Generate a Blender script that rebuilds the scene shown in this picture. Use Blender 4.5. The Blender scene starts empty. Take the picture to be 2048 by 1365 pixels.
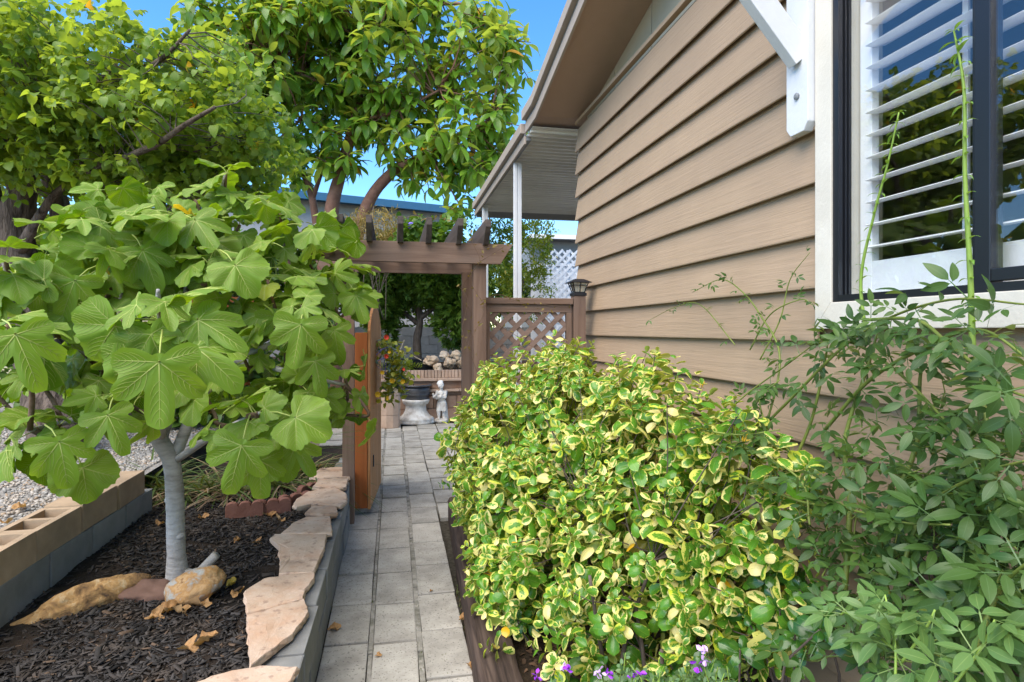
import bpy, bmesh, math, random
import numpy as np
from mathutils import Vector, Matrix, noise as mnoise

random.seed(7)
rng = np.random.default_rng(7)
R = math.radians
sc = bpy.context.scene
C = sc.collection

# ------------------------------------------------------------------ camera
H = 1.52                      # eye height
FPX = 1180.0                  # focal length in pixels of the 2048 px wide photograph
YAW = R(11.4)                 # the camera looks a little to the right of the path
cam_d = bpy.data.cameras.new('camera')
cam_d.sensor_width = 36.0
cam_d.lens = 36.0 * FPX / 2048.0
cam_d.shift_y = -20.5 / 2048.0
cam_d.clip_start = 0.02
cam_d.clip_end = 2000
cam = bpy.data.objects.new('camera', cam_d)
C.objects.link(cam)
cam.location = (0, 0, H)
cam.rotation_euler = (R(90), 0, -YAW)
sc.camera = cam

# ------------------------------------------------------------------ sky, sun, exposure
SUN_EL, SUN_AZ = R(54), R(-134)       # azimuth from +Y towards +X : behind the camera, to the left
w = bpy.data.worlds.new('World'); sc.world = w; w.use_nodes = True
wn = w.node_tree
bg = wn.nodes['Background']
sky = wn.nodes.new('ShaderNodeTexSky')
sky.sky_type = 'NISHITA'; sky.sun_disc = False
sky.sun_elevation = SUN_EL; sky.sun_rotation = SUN_AZ
sky.altitude = 100; sky.air_density = 1.0; sky.dust_density = 0.0; sky.ozone_density = 3.5
hs = wn.nodes.new('ShaderNodeHueSaturation'); hs.inputs['Saturation'].default_value = 1.25
wn.links.new(sky.outputs[0], hs.inputs['Color'])
wn.links.new(hs.outputs[0], bg.inputs['Color'])
bg.inputs['Strength'].default_value = 0.15
sun_d = bpy.data.lights.new('sun', 'SUN')
sun_d.energy = 3.4; sun_d.angle = R(66); sun_d.color = (1.0, 0.89, 0.74)
sun = bpy.data.objects.new('sun', sun_d); C.objects.link(sun)
sdir = Vector((math.sin(SUN_AZ) * math.cos(SUN_EL), math.cos(SUN_AZ) * math.cos(SUN_EL), math.sin(SUN_EL)))
sun.rotation_euler = sdir.to_track_quat('Z', 'Y').to_euler()
sun.location = sdir * 30
sc.view_settings.view_transform = 'Standard'
sc.view_settings.look = 'None'
sc.view_settings.gamma = 1.0
sc.view_settings.use_curve_mapping = False
sc.view_settings.exposure = 1.25
sc.render.engine = 'CYCLES'
sc.cycles.use_denoising = True
sc.cycles.max_bounces = 8
sc.cycles.diffuse_bounces = 4
sc.cycles.transparent_max_bounces = 8
sc.cycles.sample_clamp_indirect = 6

# ------------------------------------------------------------------ photograph geometry -> world points
Fv = np.array([math.sin(YAW), math.cos(YAW), 0.0])
Rv = np.array([math.cos(YAW), -math.sin(YAW), 0.0])
def ray(px, py):
    return Fv + Rv * ((px - 1024) / FPX) + np.array([0, 0, (662 - py) / FPX])
CAM = np.array([0, 0, H])
def P(px, py, d): return CAM + ray(px, py) * d
def PX(px, py, X): r = ray(px, py); return CAM + r * (X / r[0])
def PY(px, py, Y): r = ray(px, py); return CAM + r * (Y / r[1])
def PZ(px, py, z): r = ray(px, py); return CAM + r * ((z - H) / r[2])
def proj(p):
    q = np.asarray(p, float) - CAM
    d = q @ Fv; d = np.where(np.abs(d) < 1e-6, 1e-6, d)
    return 1024 + FPX * (q @ Rv) / d, 662 - FPX * q[..., 2] / d, d

# ------------------------------------------------------------------ objects
def tag(o, label=None, cat=None, group=None, kind=None):
    if label: o['label'] = label
    if cat: o['category'] = cat
    if group: o['group'] = group
    if kind: o['kind'] = kind
    return o
def thing(name, loc, label, cat, group=None):
    o = bpy.data.objects.new(name, None); C.objects.link(o)
    o.location = Vector([float(c) for c in loc]); o.empty_display_size = 0.1
    return tag(o, label, cat, group)
def adopt(o, parent):
    if parent is not None:
        o.parent = parent
        if parent.type == 'EMPTY':
            o.location = o.location - parent.location
    return o
def mesh_data(name, v, f, mats, mi=None, smooth=False, lc=None):
    me = bpy.data.meshes.new(name)
    me.from_pydata([tuple(map(float, p)) for p in v] if not isinstance(v, np.ndarray) else v.tolist(), [], f if not isinstance(f, np.ndarray) else f.tolist())
    for m in (mats if isinstance(mats, (list, tuple)) else [mats]): me.materials.append(m)
    if mi is not None: me.polygons.foreach_set('material_index', np.asarray(mi, dtype=np.int32))
    if smooth: me.polygons.foreach_set('use_smooth', np.ones(len(me.polygons), dtype=bool))
    if lc is not None:
        at = me.attributes.new('lc', 'FLOAT_VECTOR', 'POINT')
        at.data.foreach_set('vector', np.asarray(lc, dtype=np.float32).ravel())
    me.update()
    return me
def mobj(name, v, f, mat, parent=None, smooth=False, mi=None, lc=None):
    o = bpy.data.objects.new(name, mesh_data(name, v, f, mat, mi, smooth, lc)); C.objects.link(o)
    return adopt(o, parent)
def inst(name, me, W, parent=None):
    o = bpy.data.objects.new(name, me); C.objects.link(o)
    W = Matrix(W.tolist()) if isinstance(W, np.ndarray) else W
    if parent is not None:
        o.parent = parent
        if parent.type == 'EMPTY': W = Matrix.Translation(-parent.location) @ W
    o.matrix_basis = W
    return o

class MB:
    """collects shapes in world space; build() links them as ONE mesh object"""
    def __init__(s): s.v = []; s.f = []; s.m = []
    def add(s, v, f, m=0):
        b = len(s.v); s.v += [tuple(map(float, p)) for p in v]
        s.f += [tuple(i + b for i in q) for q in f]; s.m += [m] * len(f); return s
    def hexa(s, p, m=0):      # 8 points: bottom ring 0-3, top ring 4-7
        return s.add(p, [(3, 2, 1, 0), (4, 5, 6, 7), (0, 1, 5, 4), (1, 2, 6, 5), (2, 3, 7, 6), (3, 0, 4, 7)], m)
    def box(s, lo, hi, m=0):
        (a, b, c), (d, e, f) = lo, hi
        return s.hexa([(a, b, c), (d, b, c), (d, e, c), (a, e, c), (a, b, f), (d, b, f), (d, e, f), (a, e, f)], m)
    def bar(s, a, b, w, h, up=(0, 0, 1), m=0):   # box along a->b, width w sideways, height h along up
        a = Vector(a); b = Vector(b); d = (b - a).normalized(); u = Vector(up)
        r = d.cross(u).normalized(); u = r.cross(d).normalized()
        r *= w / 2; u *= h / 2
        return s.hexa([a - r - u, a + r - u, b + r - u, b - r - u, a - r + u, a + r + u, b + r + u, b - r + u], m)
    def tube(s, pts, rad, n=8, m=0, cap=True):
        pts = [Vector([float(c) for c in p]) for p in pts]
        if not hasattr(rad, '__len__'): rad = [rad] * len(pts)
        t = (pts[1] - pts[0]).normalized()
        u = t.orthogonal().normalized(); b0 = len(s.v)
        vs = []; fs = []
        for i, p in enumerate(pts):
            t2 = (pts[min(i + 1, len(pts) - 1)] - pts[max(i - 1, 0)]).normalized()
            q = t.rotation_difference(t2); u = (q @ u); u = (u - t2 * u.dot(t2)).normalized(); t = t2
            w_ = t.cross(u)
            for k in range(n):
                a = 2 * math.pi * k / n
                vs.append(p + (u * math.cos(a) + w_ * math.sin(a)) * rad[i])
        for i in range(len(pts) - 1):
            for k in range(n):
                k2 = (k + 1) % n
                fs.append((i * n + k, i * n + k2, (i + 1) * n + k2, (i + 1) * n + k))
        if cap:
            fs.append(tuple(range(n - 1, -1, -1))); fs.append(tuple((len(pts) - 1) * n + k for k in range(n)))
        return s.add(vs, fs, m)
    def lathe(s, prof, cx, cy, n=32, m=0, jit=0.0):
        vs = []; fs = []
        for (r, z) in prof:
            for k in range(n):
                a = 2 * math.pi * k / n
                rr = r * (1 + jit * mnoise.noise((math.cos(a) * 3, math.sin(a) * 3, z * 20)))
                vs.append((cx + rr * math.cos(a), cy + rr * math.sin(a), z))
        L = len(prof)
        for i in range(L - 1):
            for k in range(n):
                k2 = (k + 1) % n
                fs.append((i * n + k, i * n + k2, (i + 1) * n + k2, (i + 1) * n + k))
        fs.append(tuple(range(n - 1, -1, -1))); fs.append(tuple((L - 1) * n + k for k in range(n)))
        return s.add(vs, fs, m)
    def prism(s, poly, ax, lo, hi, m=0):   # polygon in the two other axes, extruded along axis ax
        def mk(p, t):
            q = list(p); q.insert(ax, t); return q
        n = len(poly)
        return s.add([mk(p, lo) for p in poly] + [mk(p, hi) for p in poly],
                     [tuple(range(n - 1, -1, -1)), tuple(range(n, 2 * n))] + [(i, (i + 1) % n, (i + 1) % n + n, i + n) for i in range(n)], m)
    def build(s, name, mat, parent=None, smooth=False, bevel=0.0, seg=2):
        o = mobj(name, s.v, s.f, mat, parent, smooth, s.m)
        bm = bmesh.new(); bm.from_mesh(o.data)
        bmesh.ops.recalc_face_normals(bm, faces=bm.faces)
        if bevel > 0:
            es = [e for e in bm.edges if len(e.link_faces) == 2 and e.calc_face_angle(0) > R(25)]
            bmesh.ops.bevel(bm, geom=es, offset=bevel, segments=seg, profile=0.6, affect='EDGES', clamp_overlap=True)
        bm.to_mesh(o.data); bm.free()
        return o
def box(name, lo, hi, mat, parent=None, bevel=0.0): return MB().box(lo, hi).build(name, mat, parent, bevel=bevel)
def bar(name, a, b, w_, h, mat, parent=None, up=(0, 0, 1), bevel=0.0): return MB().bar(a, b, w_, h, up).build(name, mat, parent, bevel=bevel)

# ------------------------------------------------------------------ materials
def N(nt, typ, props=None, **ins):
    n = nt.nodes.new(typ)
    for k, v in (props or {}).items(): setattr(n, k, v)
    for k, v in ins.items():
        k = int(k[1:]) if k[0] == '_' and k[1:].isdigit() else k.replace('_', ' ')
        s = n.inputs[k]
        if isinstance(v, bpy.types.NodeSocket): nt.links.new(v, s)
        else: s.default_value = v
    return n
def math_(nt, op, a, b=0.0, c=0.0, clamp=False):
    n = N(nt, 'ShaderNodeMath', {'operation': op, 'use_clamp': clamp}, _0=a, _1=b)
    if op in ('MULTIPLY_ADD',): 
        if isinstance(c, bpy.types.NodeSocket): nt.links.new(c, n.inputs[2])
        else: n.inputs[2].default_value = c
    return n.outputs[0]
def mixc(nt, fac, a, b, blend='MIX'):
    n = nt.nodes.new('ShaderNodeMix'); n.data_type = 'RGBA'; n.blend_type = blend
    for i, v in ((0, fac), (6, a), (7, b)):
        if isinstance(v, bpy.types.NodeSocket): nt.links.new(v, n.inputs[i])
        else: n.inputs[i].default_value = v if i == 0 else (*v[:3], 1)
    return n.outputs[2]
def ramp(nt, fac, stops):
    n = nt.nodes.new('ShaderNodeValToRGB'); nt.links.new(fac, n.inputs[0])
    e = n.color_ramp.elements
    while len(e) < len(stops): e.new(0.5)
    for el, (p, c) in zip(e, stops): el.position = p; el.color = (*c[:3], 1)
    return n.outputs[0]
def newmat(name):
    m = bpy.data.materials.new(name); m.use_nodes = True
    return m, m.node_tree, m.node_tree.nodes['Principled BSDF']
def coords(nt, stretch=(1, 1, 1)):
    tc = N(nt, 'ShaderNodeTexCoord'); oi = N(nt, 'ShaderNodeObjectInfo')
    off = N(nt, 'ShaderNodeVectorMath', {'operation': 'SCALE'}, _0=(17.3, 41.7, 29.1), Scale=oi.outputs['Random'])
    v = N(nt, 'ShaderNodeVectorMath', {'operation': 'ADD'}, _0=tc.outputs['Object'], _1=off.outputs[0])
    v = N(nt, 'ShaderNodeVectorMath', {'operation': 'MULTIPLY'}, _0=v.outputs[0], _1=stretch)
    return v.outputs[0], oi.outputs['Random']
def pmat(name, stops, stretch=(1, 1, 1), scale=6.0, detail=6.0, rough=0.7, bump=0.2, bscale=40.0, bstretch=None, var=0.15, spec=0.3,
         dist=0.0, stain=None, metal=0.0, bdist=0.01, speck=None):
    """procedural surface: stretched noise through a colour ramp, value change from piece to piece, fine relief"""
    m, nt, b = newmat(name)
    v, rnd = coords(nt, stretch)
    nz = N(nt, 'ShaderNodeTexNoise', None, Vector=v, Scale=scale, Detail=detail, Roughness=0.6, Distortion=dist)
    if len(stops) == 2 and not isinstance(stops[0][0], (tuple, list)) and not isinstance(stops[0], tuple): stops = list(stops)
    if not isinstance(stops[0][1], (tuple, list)):
        k = len(stops); stops = [(0.3 + 0.4 * i / max(1, k - 1), c) for i, c in enumerate(stops)]
    col = ramp(nt, nz.outputs[0], stops)
    if stain:
        sv, _ = coords(nt, stain[3] if len(stain) > 3 else (1, 1, 1))
        sn = N(nt, 'ShaderNodeTexNoise', None, Vector=sv, Scale=stain[1], Detail=4.0, Roughness=0.65)
        f = math_(nt, 'MULTIPLY', ramp(nt, sn.outputs[0], [(0.45, (0, 0, 0)), (0.7, (1, 1, 1))]), stain[2])
        col = mixc(nt, f, col, stain[0])
    if speck:
        vo = N(nt, 'ShaderNodeTexNoise', None, Vector=coords(nt)[0], Scale=speck[1], Detail=2.0)
        f = math_(nt, 'MULTIPLY', ramp(nt, vo.outputs[0], [(0.60, (0, 0, 0)), (0.68, (1, 1, 1))]), speck[2])
        col = mixc(nt, f, col, speck[0])
    val = math_(nt, 'MULTIPLY_ADD', rnd, 2 * var, 1 - var)
    hv = N(nt, 'ShaderNodeHueSaturation', None, Value=val, Color=col)
    nt.links.new(hv.outputs[0], b.inputs['Base Color'])
    b.inputs['Roughness'].default_value = rough
    b.inputs['Specular IOR Level'].default_value = spec
    b.inputs['Metallic'].default_value = metal
    if bump > 0:
        bv, _ = coords(nt, bstretch or stretch)
        bn = N(nt, 'ShaderNodeTexNoise', None, Vector=bv, Scale=bscale, Detail=5.0, Roughness=0.65)
        bp = N(nt, 'ShaderNodeBump', None, Strength=bump, Distance=bdist, Height=bn.outputs[0])
        nt.links.new(bp.outputs[0], b.inputs['Normal'])
    return m
def leafmat(name, dark, light, back=None, trans=0.3, rough=0.42, vein=None, vein_w=0.05, yellow=0.0, yellow_col=(0.62, 0.36, 0.02),
            varieg=None, tcol=None, spec=0.45, laterals=0):
    m, nt, b = newmat(name)
    at = N(nt, 'ShaderNodeAttribute', {'attribute_name': 'lc'})
    sx = N(nt, 'ShaderNodeSeparateXYZ', None, _0=at.outputs['Vector'])
    oi = N(nt, 'ShaderNodeObjectInfo')
    rnd = math_(nt, 'FRACT', math_(nt, 'ADD', sx.outputs[2], oi.outputs['Random']))
    r2 = math_(nt, 'FRACT', math_(nt, 'MULTIPLY', rnd, 17.37))
    r3 = math_(nt, 'FRACT', math_(nt, 'MULTIPLY', rnd, 53.91))
    ax = math_(nt, 'ABSOLUTE', sx.outputs[0])
    tc = N(nt, 'ShaderNodeTexCoord')
    col = mixc(nt, rnd, dark, light)
    nz = N(nt, 'ShaderNodeTexNoise', None, Vector=tc.outputs['Object'], Scale=22.0, Detail=3.0)
    col = mixc(nt, math_(nt, 'MULTIPLY', nz.outputs[0], 0.35), col, tuple(c * 0.55 for c in dark))
    n9 = N(nt, 'ShaderNodeTexNoise', None, Vector=tc.outputs['Object'], Scale=7.0, Detail=2.0)
    mot = ramp(nt, n9.outputs[0], [(0.48, (0, 0, 0)), (0.68, (1, 1, 1))])
    col = mixc(nt, math_(nt, 'MULTIPLY', mot, 0.45), col, tuple(min(1.0, c * k) for c, k in zip(light, (1.35, 1.12, 0.9))))
    if varieg:
        cream, lime = varieg
        cb = N(nt, 'ShaderNodeCombineXYZ', None, _0=math_(nt, 'MULTIPLY', sx.outputs[0], 1.6), _1=math_(nt, 'MULTIPLY', sx.outputs[1], 3.8), _2=math_(nt, 'MULTIPLY', rnd, 91.0))
        n2 = N(nt, 'ShaderNodeTexNoise', None, Vector=cb.outputs[0], Scale=2.0, Detail=5.0, Roughness=0.7)
        ty = math_(nt, 'ABSOLUTE', math_(nt, 'MULTIPLY_ADD', sx.outputs[1], 2.0, -1.0))
        e = math_(nt, 'MAXIMUM', ax, math_(nt, 'MULTIPLY', math_(nt, 'MULTIPLY', ty, ty), 0.92))
        e = math_(nt, 'ADD', e, math_(nt, 'MULTIPLY_ADD', n2.outputs[0], 1.7, -0.85))
        thr = math_(nt, 'MULTIPLY_ADD', r2, 0.85, 0.28)
        fac = math_(nt, 'MULTIPLY', math_(nt, 'SUBTRACT', e, thr), 14.0, clamp=True)
        # some leaves have no green at all
        fac = math_(nt, 'MAXIMUM', fac, math_(nt, 'GREATER_THAN', r3, 0.93))
        marg = mixc(nt, math_(nt, 'MULTIPLY', r3, 1.05), lime, cream)
        mid = mixc(nt, math_(nt, 'MULTIPLY', n2.outputs[0], 0.7), col, tuple(min(1, c * 1.9) for c in light))
        col = mixc(nt, fac, mid, marg)
    if yellow > 0:
        col = mixc(nt, math_(nt, 'GREATER_THAN', r2, 1 - yellow), col, yellow_col)
    if vein:
        vf = math_(nt, 'MULTIPLY', math_(nt, 'SUBTRACT', vein_w, ax), 1.5 / vein_w, clamp=True)
        if laterals:
            lw = math_(nt, 'MULTIPLY_ADD', ax, -0.55, math_(nt, 'MULTIPLY', sx.outputs[1], laterals / 1.0))
            lw = math_(nt, 'ABSOLUTE', math_(nt, 'SUBTRACT', math_(nt, 'FRACT', lw), 0.5))
            lf = math_(nt, 'MULTIPLY', math_(nt, 'SUBTRACT', 0.07, lw), 8.0, clamp=True)
            vf = math_(nt, 'MAXIMUM', vf, math_(nt, 'MULTIPLY', lf, 0.5))
        col = mixc(nt, math_(nt, 'MULTIPLY', vf, 0.6), col, vein)
    if back:
        g = N(nt, 'ShaderNodeNewGeometry')
        col = mixc(nt, math_(nt, 'MULTIPLY', g.outputs['Backfacing'], 0.75), col, back)
    nt.links.new(col, b.inputs['Base Color'])
    b.inputs['Roughness'].default_value = rough
    b.inputs['Specular IOR Level'].default_value = spec
    bp = N(nt, 'ShaderNodeBump', None, Strength=0.25, Distance=0.004, Height=nz.outputs[0])
    nt.links.new(bp.outputs[0], b.inputs['Normal'])
    tr = N(nt, 'ShaderNodeBsdfTranslucent')
    tcn = N(nt, 'ShaderNodeMix', {'data_type': 'RGBA', 'blend_type': 'MULTIPLY'})
    tcn.inputs[0].default_value = 1.0; nt.links.new(col, tcn.inputs[6]); tcn.inputs[7].default_value = (*(tcol or (1.9, 1.6, 0.6)), 1)
    nt.links.new(tcn.outputs[2], tr.inputs['Color'])
    mx = N(nt, 'ShaderNodeMixShader', None, _0=trans, _1=b.outputs[0], _2=tr.outputs[0])
    nt.links.new(mx.outputs[0], nt.nodes['Material Output'].inputs['Surface'])
    return m
def plain(name, col, rough=0.5, spec=0.4, metal=0.0, bump=0.03, var=0.04):
    return pmat(name, [tuple(c * 0.93 for c in col), tuple(min(1, c * 1.05) for c in col)], scale=7, rough=rough, spec=spec, metal=metal, bump=bump, bscale=60, var=var)

M = {}
M['siding'] = pmat('siding_paint', [(0.358, 0.258, 0.170), (0.395, 0.286, 0.190)], scale=3, rough=0.6, bump=0.75, bscale=20, bstretch=(1, 0.15, 3.4), bdist=0.005, var=0.03,
                   stain=((0.30, 0.22, 0.155), 0.9, 0.4))
M['soffit'] = pmat('soffit_paint', [(0.38, 0.27, 0.195), (0.41, 0.29, 0.21)], scale=5, rough=0.65, bump=0.25, bscale=180, var=0.02)
M['fascia'] = pmat('fascia_paint', [(0.36, 0.30, 0.25), (0.40, 0.335, 0.28)], scale=5, rough=0.5, bump=0.05, var=0.03)
M['frieze'] = pmat('frieze_panel', [(0.40, 0.36, 0.27), (0.43, 0.39, 0.30)], scale=5, rough=0.6, bump=0.1, var=0.04)
M['trim'] = pmat('cream_trim_paint', [(0.60, 0.56, 0.48), (0.67, 0.63, 0.545)], scale=4, rough=0.55, bump=0.18, bscale=90, var=0.02, stain=((0.50, 0.46, 0.38), 5, 0.3))
M['white'] = pmat('white_paint', [(0.62, 0.64, 0.66), (0.70, 0.71, 0.72)], scale=5, rough=0.45, bump=0.15, bscale=70, var=0.02)
M['shutter'] = plain('shutter_white', (0.86, 0.87, 0.88), 0.35, bump=0.0)
M['black'] = plain('black_aluminium', (0.012, 0.013, 0.017), 0.35, 0.5, bump=0.0)
M['awning'] = pmat('awning_metal', [(0.72, 0.73, 0.69), (0.78, 0.79, 0.75)], scale=3, rough=0.35, bump=0.03, var=0.06, stain=((0.30, 0.30, 0.27), 3, 0.25))
M['greymetal'] = plain('grey_metal', (0.22, 0.23, 0.24), 0.5)
M['room'] = plain('room_wall', (0.30, 0.30, 0.30), 0.8)
M['concrete'] = pmat('paver_concrete', [(0.345, 0.328, 0.288), (0.455, 0.432, 0.382)], scale=9, rough=0.9, bump=0.5, bscale=120, bdist=0.003, var=0.09, spec=0.15,
                     stain=((0.215, 0.20, 0.175), 4.2, 0.75), speck=((0.11, 0.10, 0.09), 95, 0.7))
M['joint'] = pmat('joint_mortar', [(0.20, 0.188, 0.16), (0.38, 0.36, 0.32)], scale=25, rough=0.95, bump=0.8, bscale=150, bdist=0.004, var=0.05, spec=0.1, stain=((0.05, 0.055, 0.03), 9, 0.7))
M['sand'] = pmat('joint_soil', [(0.035, 0.03, 0.022), (0.10, 0.09, 0.07)], scale=40, rough=1.0, bump=0.8, bscale=140, var=0, spec=0.1)
M['block_grey'] = pmat('block_grey', [(0.215, 0.22, 0.215), (0.275, 0.275, 0.265)], scale=8, rough=0.95, bump=0.6, bscale=160, bdist=0.003, var=0.08, spec=0.1, stain=((0.14, 0.14, 0.13), 3.5, 0.5))
M['block_tan'] = pmat('block_tan', [(0.36, 0.26, 0.17), (0.47, 0.345, 0.23)], scale=9, rough=0.95, bump=0.7, bscale=160, bdist=0.003, var=0.12, spec=0.1, stain=((0.22, 0.17, 0.12), 3.5, 0.4))
M['flag'] = pmat('flagstone', [(0.36, 0.255, 0.18), (0.48, 0.36, 0.265), (0.53, 0.42, 0.325)], scale=4.5, rough=0.85, bump=0.6, bscale=22, bdist=0.008, var=0.08, spec=0.15,
                 stain=((0.45, 0.24, 0.13), 5, 0.6), speck=((0.20, 0.13, 0.10), 26, 0.5), dist=0.6)
M['mulch_soil'] = pmat('mulch_soil', [(0.010, 0.009, 0.008), (0.035, 0.030, 0.026)], scale=30, rough=1.0, bump=1.0, bscale=90, bdist=0.01, var=0, spec=0.1, stain=((0.075, 0.052, 0.036), 2.0, 0.6))
M['soil'] = pmat('garden_soil', [(0.03, 0.022, 0.016), (0.075, 0.055, 0.04)], scale=25, rough=1.0, bump=1.0, bscale=80, bdist=0.01, var=0, spec=0.1)
M['ground'] = pmat('dry_ground', [(0.14, 0.11, 0.08), (0.22, 0.18, 0.14)], scale=2, rough=1.0, bump=0.5, bscale=30, var=0, spec=0.1)
M['gravel_bed'] = pmat('gravel_bed', [(0.17, 0.155, 0.135), (0.38, 0.36, 0.33)], scale=60, rough=1.0, bump=1.0, bscale=70, bdist=0.01, var=0, spec=0.1)
def woodmat(name, c, axis, var=0.12, stain=None, rough=0.75, fine=1.0):
    st = [9.0, 9.0, 9.0]; st[axis] = 0.55
    return pmat(name, c, stretch=tuple(st), scale=2.2 * fine, detail=7, rough=rough, bump=0.45, bscale=5.0, bdist=0.004, var=var, spec=0.2, dist=0.7, stain=stain)
RW = [(0.125, 0.078, 0.056), (0.20, 0.128, 0.092), (0.255, 0.175, 0.13)]
M['wood_x'] = woodmat('weathered_redwood_x', RW, 0, stain=((0.12, 0.10, 0.09), 2.0, 0.4))
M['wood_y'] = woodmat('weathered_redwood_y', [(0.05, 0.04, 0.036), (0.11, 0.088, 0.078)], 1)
M['wood_z'] = woodmat('weathered_redwood_z', RW, 2, stain=((0.13, 0.10, 0.09), 2.0, 0.4))
M['wood_slat'] = woodmat('lattice_redwood', [(0.16, 0.105, 0.08), (0.25, 0.17, 0.135)], 0)
M['wood_orange'] = woodmat('stained_redwood', [(0.30, 0.085, 0.022), (0.42, 0.135, 0.04)], 2, var=0.05, rough=0.5)
M['wood_gate'] = woodmat('gate_redwood', [(0.26, 0.11, 0.04), (0.44, 0.205, 0.08), (0.38, 0.22, 0.12)], 2, fine=1.6)
M['timber'] = woodmat('railway_timber', [(0.022, 0.016, 0.013), (0.065, 0.045, 0.036), (0.12, 0.085, 0.066)], 1, rough=0.9, fine=1.6)
M['bark_fig'] = pmat('fig_bark', [(0.23, 0.22, 0.205), (0.36, 0.35, 0.33), (0.42, 0.41, 0.39)], stretch=(1, 1, 4.0), scale=11, rough=0.9, bump=0.9, bscale=20, bdist=0.008, var=0.05, spec=0.15, stain=((0.17, 0.155, 0.14), 4, 0.5))
M['twig_fig'] = pmat('fig_twig', [(0.09, 0.05, 0.025), (0.19, 0.13, 0.09)], scale=25, rough=0.8, bump=0.4, bscale=60, var=0.1)
M['bark_coral'] = pmat('coral_tree_bark', [(0.035, 0.027, 0.022), (0.13, 0.10, 0.08), (0.20, 0.155, 0.125)], stretch=(5, 5, 0.8), scale=3, rough=0.95, bump=1.0, bscale=4, bdist=0.05, var=0.05, spec=0.1, dist=0.6)
M['bark_rubber'] = pmat('rubber_tree_bark', [(0.13, 0.062, 0.04), (0.235, 0.125, 0.085)], scale=9, rough=0.8, bump=0.4, bscale=25, var=0.08)
M['bark'] = pmat('shrub_bark', [(0.075, 0.055, 0.042), (0.17, 0.135, 0.11)], stretch=(3, 3, 1), scale=8, rough=0.9, bump=0.5, var=0.1)
M['cane'] = pmat('green_cane', [(0.10, 0.145, 0.025), (0.20, 0.24, 0.05)], scale=8, rough=0.5, bump=0.1, var=0.1)
M['sprout'] = pmat('young_cane', [(0.17, 0.28, 0.04), (0.25, 0.37, 0.07)], scale=8, rough=0.5, bump=0.1, var=0.1)
# ------------------------------------------------------------------ leaves
def leaf_grid(L, W, a=0.55, b=0.6, nl=6, fold=0.25, droop=0.2, wave=0.0, pet=0.0, cols=3, cup=0.0, tipcurl=0.0, seed=0):
    """one leaf along +Y, normal +Z. lc = (across -1..1, along 0..1, 0)"""
    r = random.Random(seed)
    peak = a / (a + b); pk = (peak ** a) * ((1 - peak) ** b)
    xs = np.linspace(-1, 1, cols)
    v = []; lc = []; f = []
    for i in range(nl + 1):
        t = i / nl
        w_ = W / 2 * (max(t, 1e-4) ** a) * (max(1 - t, 0) ** b) / pk
        if i == nl: w_ = W * 0.015
        if i == 0: w_ = W * 0.03
        y = L * t
        zd = -droop * L * t * t - tipcurl * L * t ** 4
        for x in xs:
            z = zd + abs(x) * w_ * fold - cup * w_ * x * x + wave * W * math.sin(t * 9 + (3 if x > 0 else 0) + seed) * abs(x)
            v.append((x * w_, pet + y * (1 - 0.12 * droop), z)); lc.append((x, t, 0))
    for i in range(nl):
        for k in range(cols - 1):
            p = i * cols + k
            f.append((p, p + 1, p + 1 + cols, p + cols))
    if pet > 0:
        b0 = len(v); pw = W * 0.02
        v += [(-pw, 0, 0), (pw, 0, 0), (pw, pet, 0), (-pw, pet, 0)]; lc += [(0, 0, 0)] * 4
        f.append((b0, b0 + 1, b0 + 2, b0 + 3))
    return np.array(v), f, np.array(lc)
def combine(parts):
    """parts = [(template, 4x4)] -> one template (all faces quads)"""
    V = []; F = []; Lc = []; n = 0
    for (v, f, lc), Mx in parts:
        Mx = np.array(Mx)
        V.append(v @ Mx[:3, :3].T + Mx[:3, 3]); F += [tuple(i + n for i in q) for q in f]; Lc.append(lc); n += len(v)
    return np.concatenate(V), F, np.concatenate(Lc)
def frame(pos, ydir, up, s=1.0):
    """4x4 with Y along ydir and Z as near to up as it can be"""
    y = np.asarray(ydir, float); y = y / (np.linalg.norm(y) + 1e-9)
    z = np.asarray(up, float); z = z - y * (z @ y)
    nz = np.linalg.norm(z)
    if nz < 1e-4: z = np.cross(y, [0.3, 0.9, 0.1]); nz = np.linalg.norm(z)
    z = z / nz; x = np.cross(y, z)
    m = np.eye(4); m[:3, 0] = x * s; m[:3, 1] = y * s; m[:3, 2] = z * s; m[:3, 3] = pos
    return m
def unit(v): v = np.asarray(v, float); return v / (np.linalg.norm(v) + 1e-9)
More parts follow.
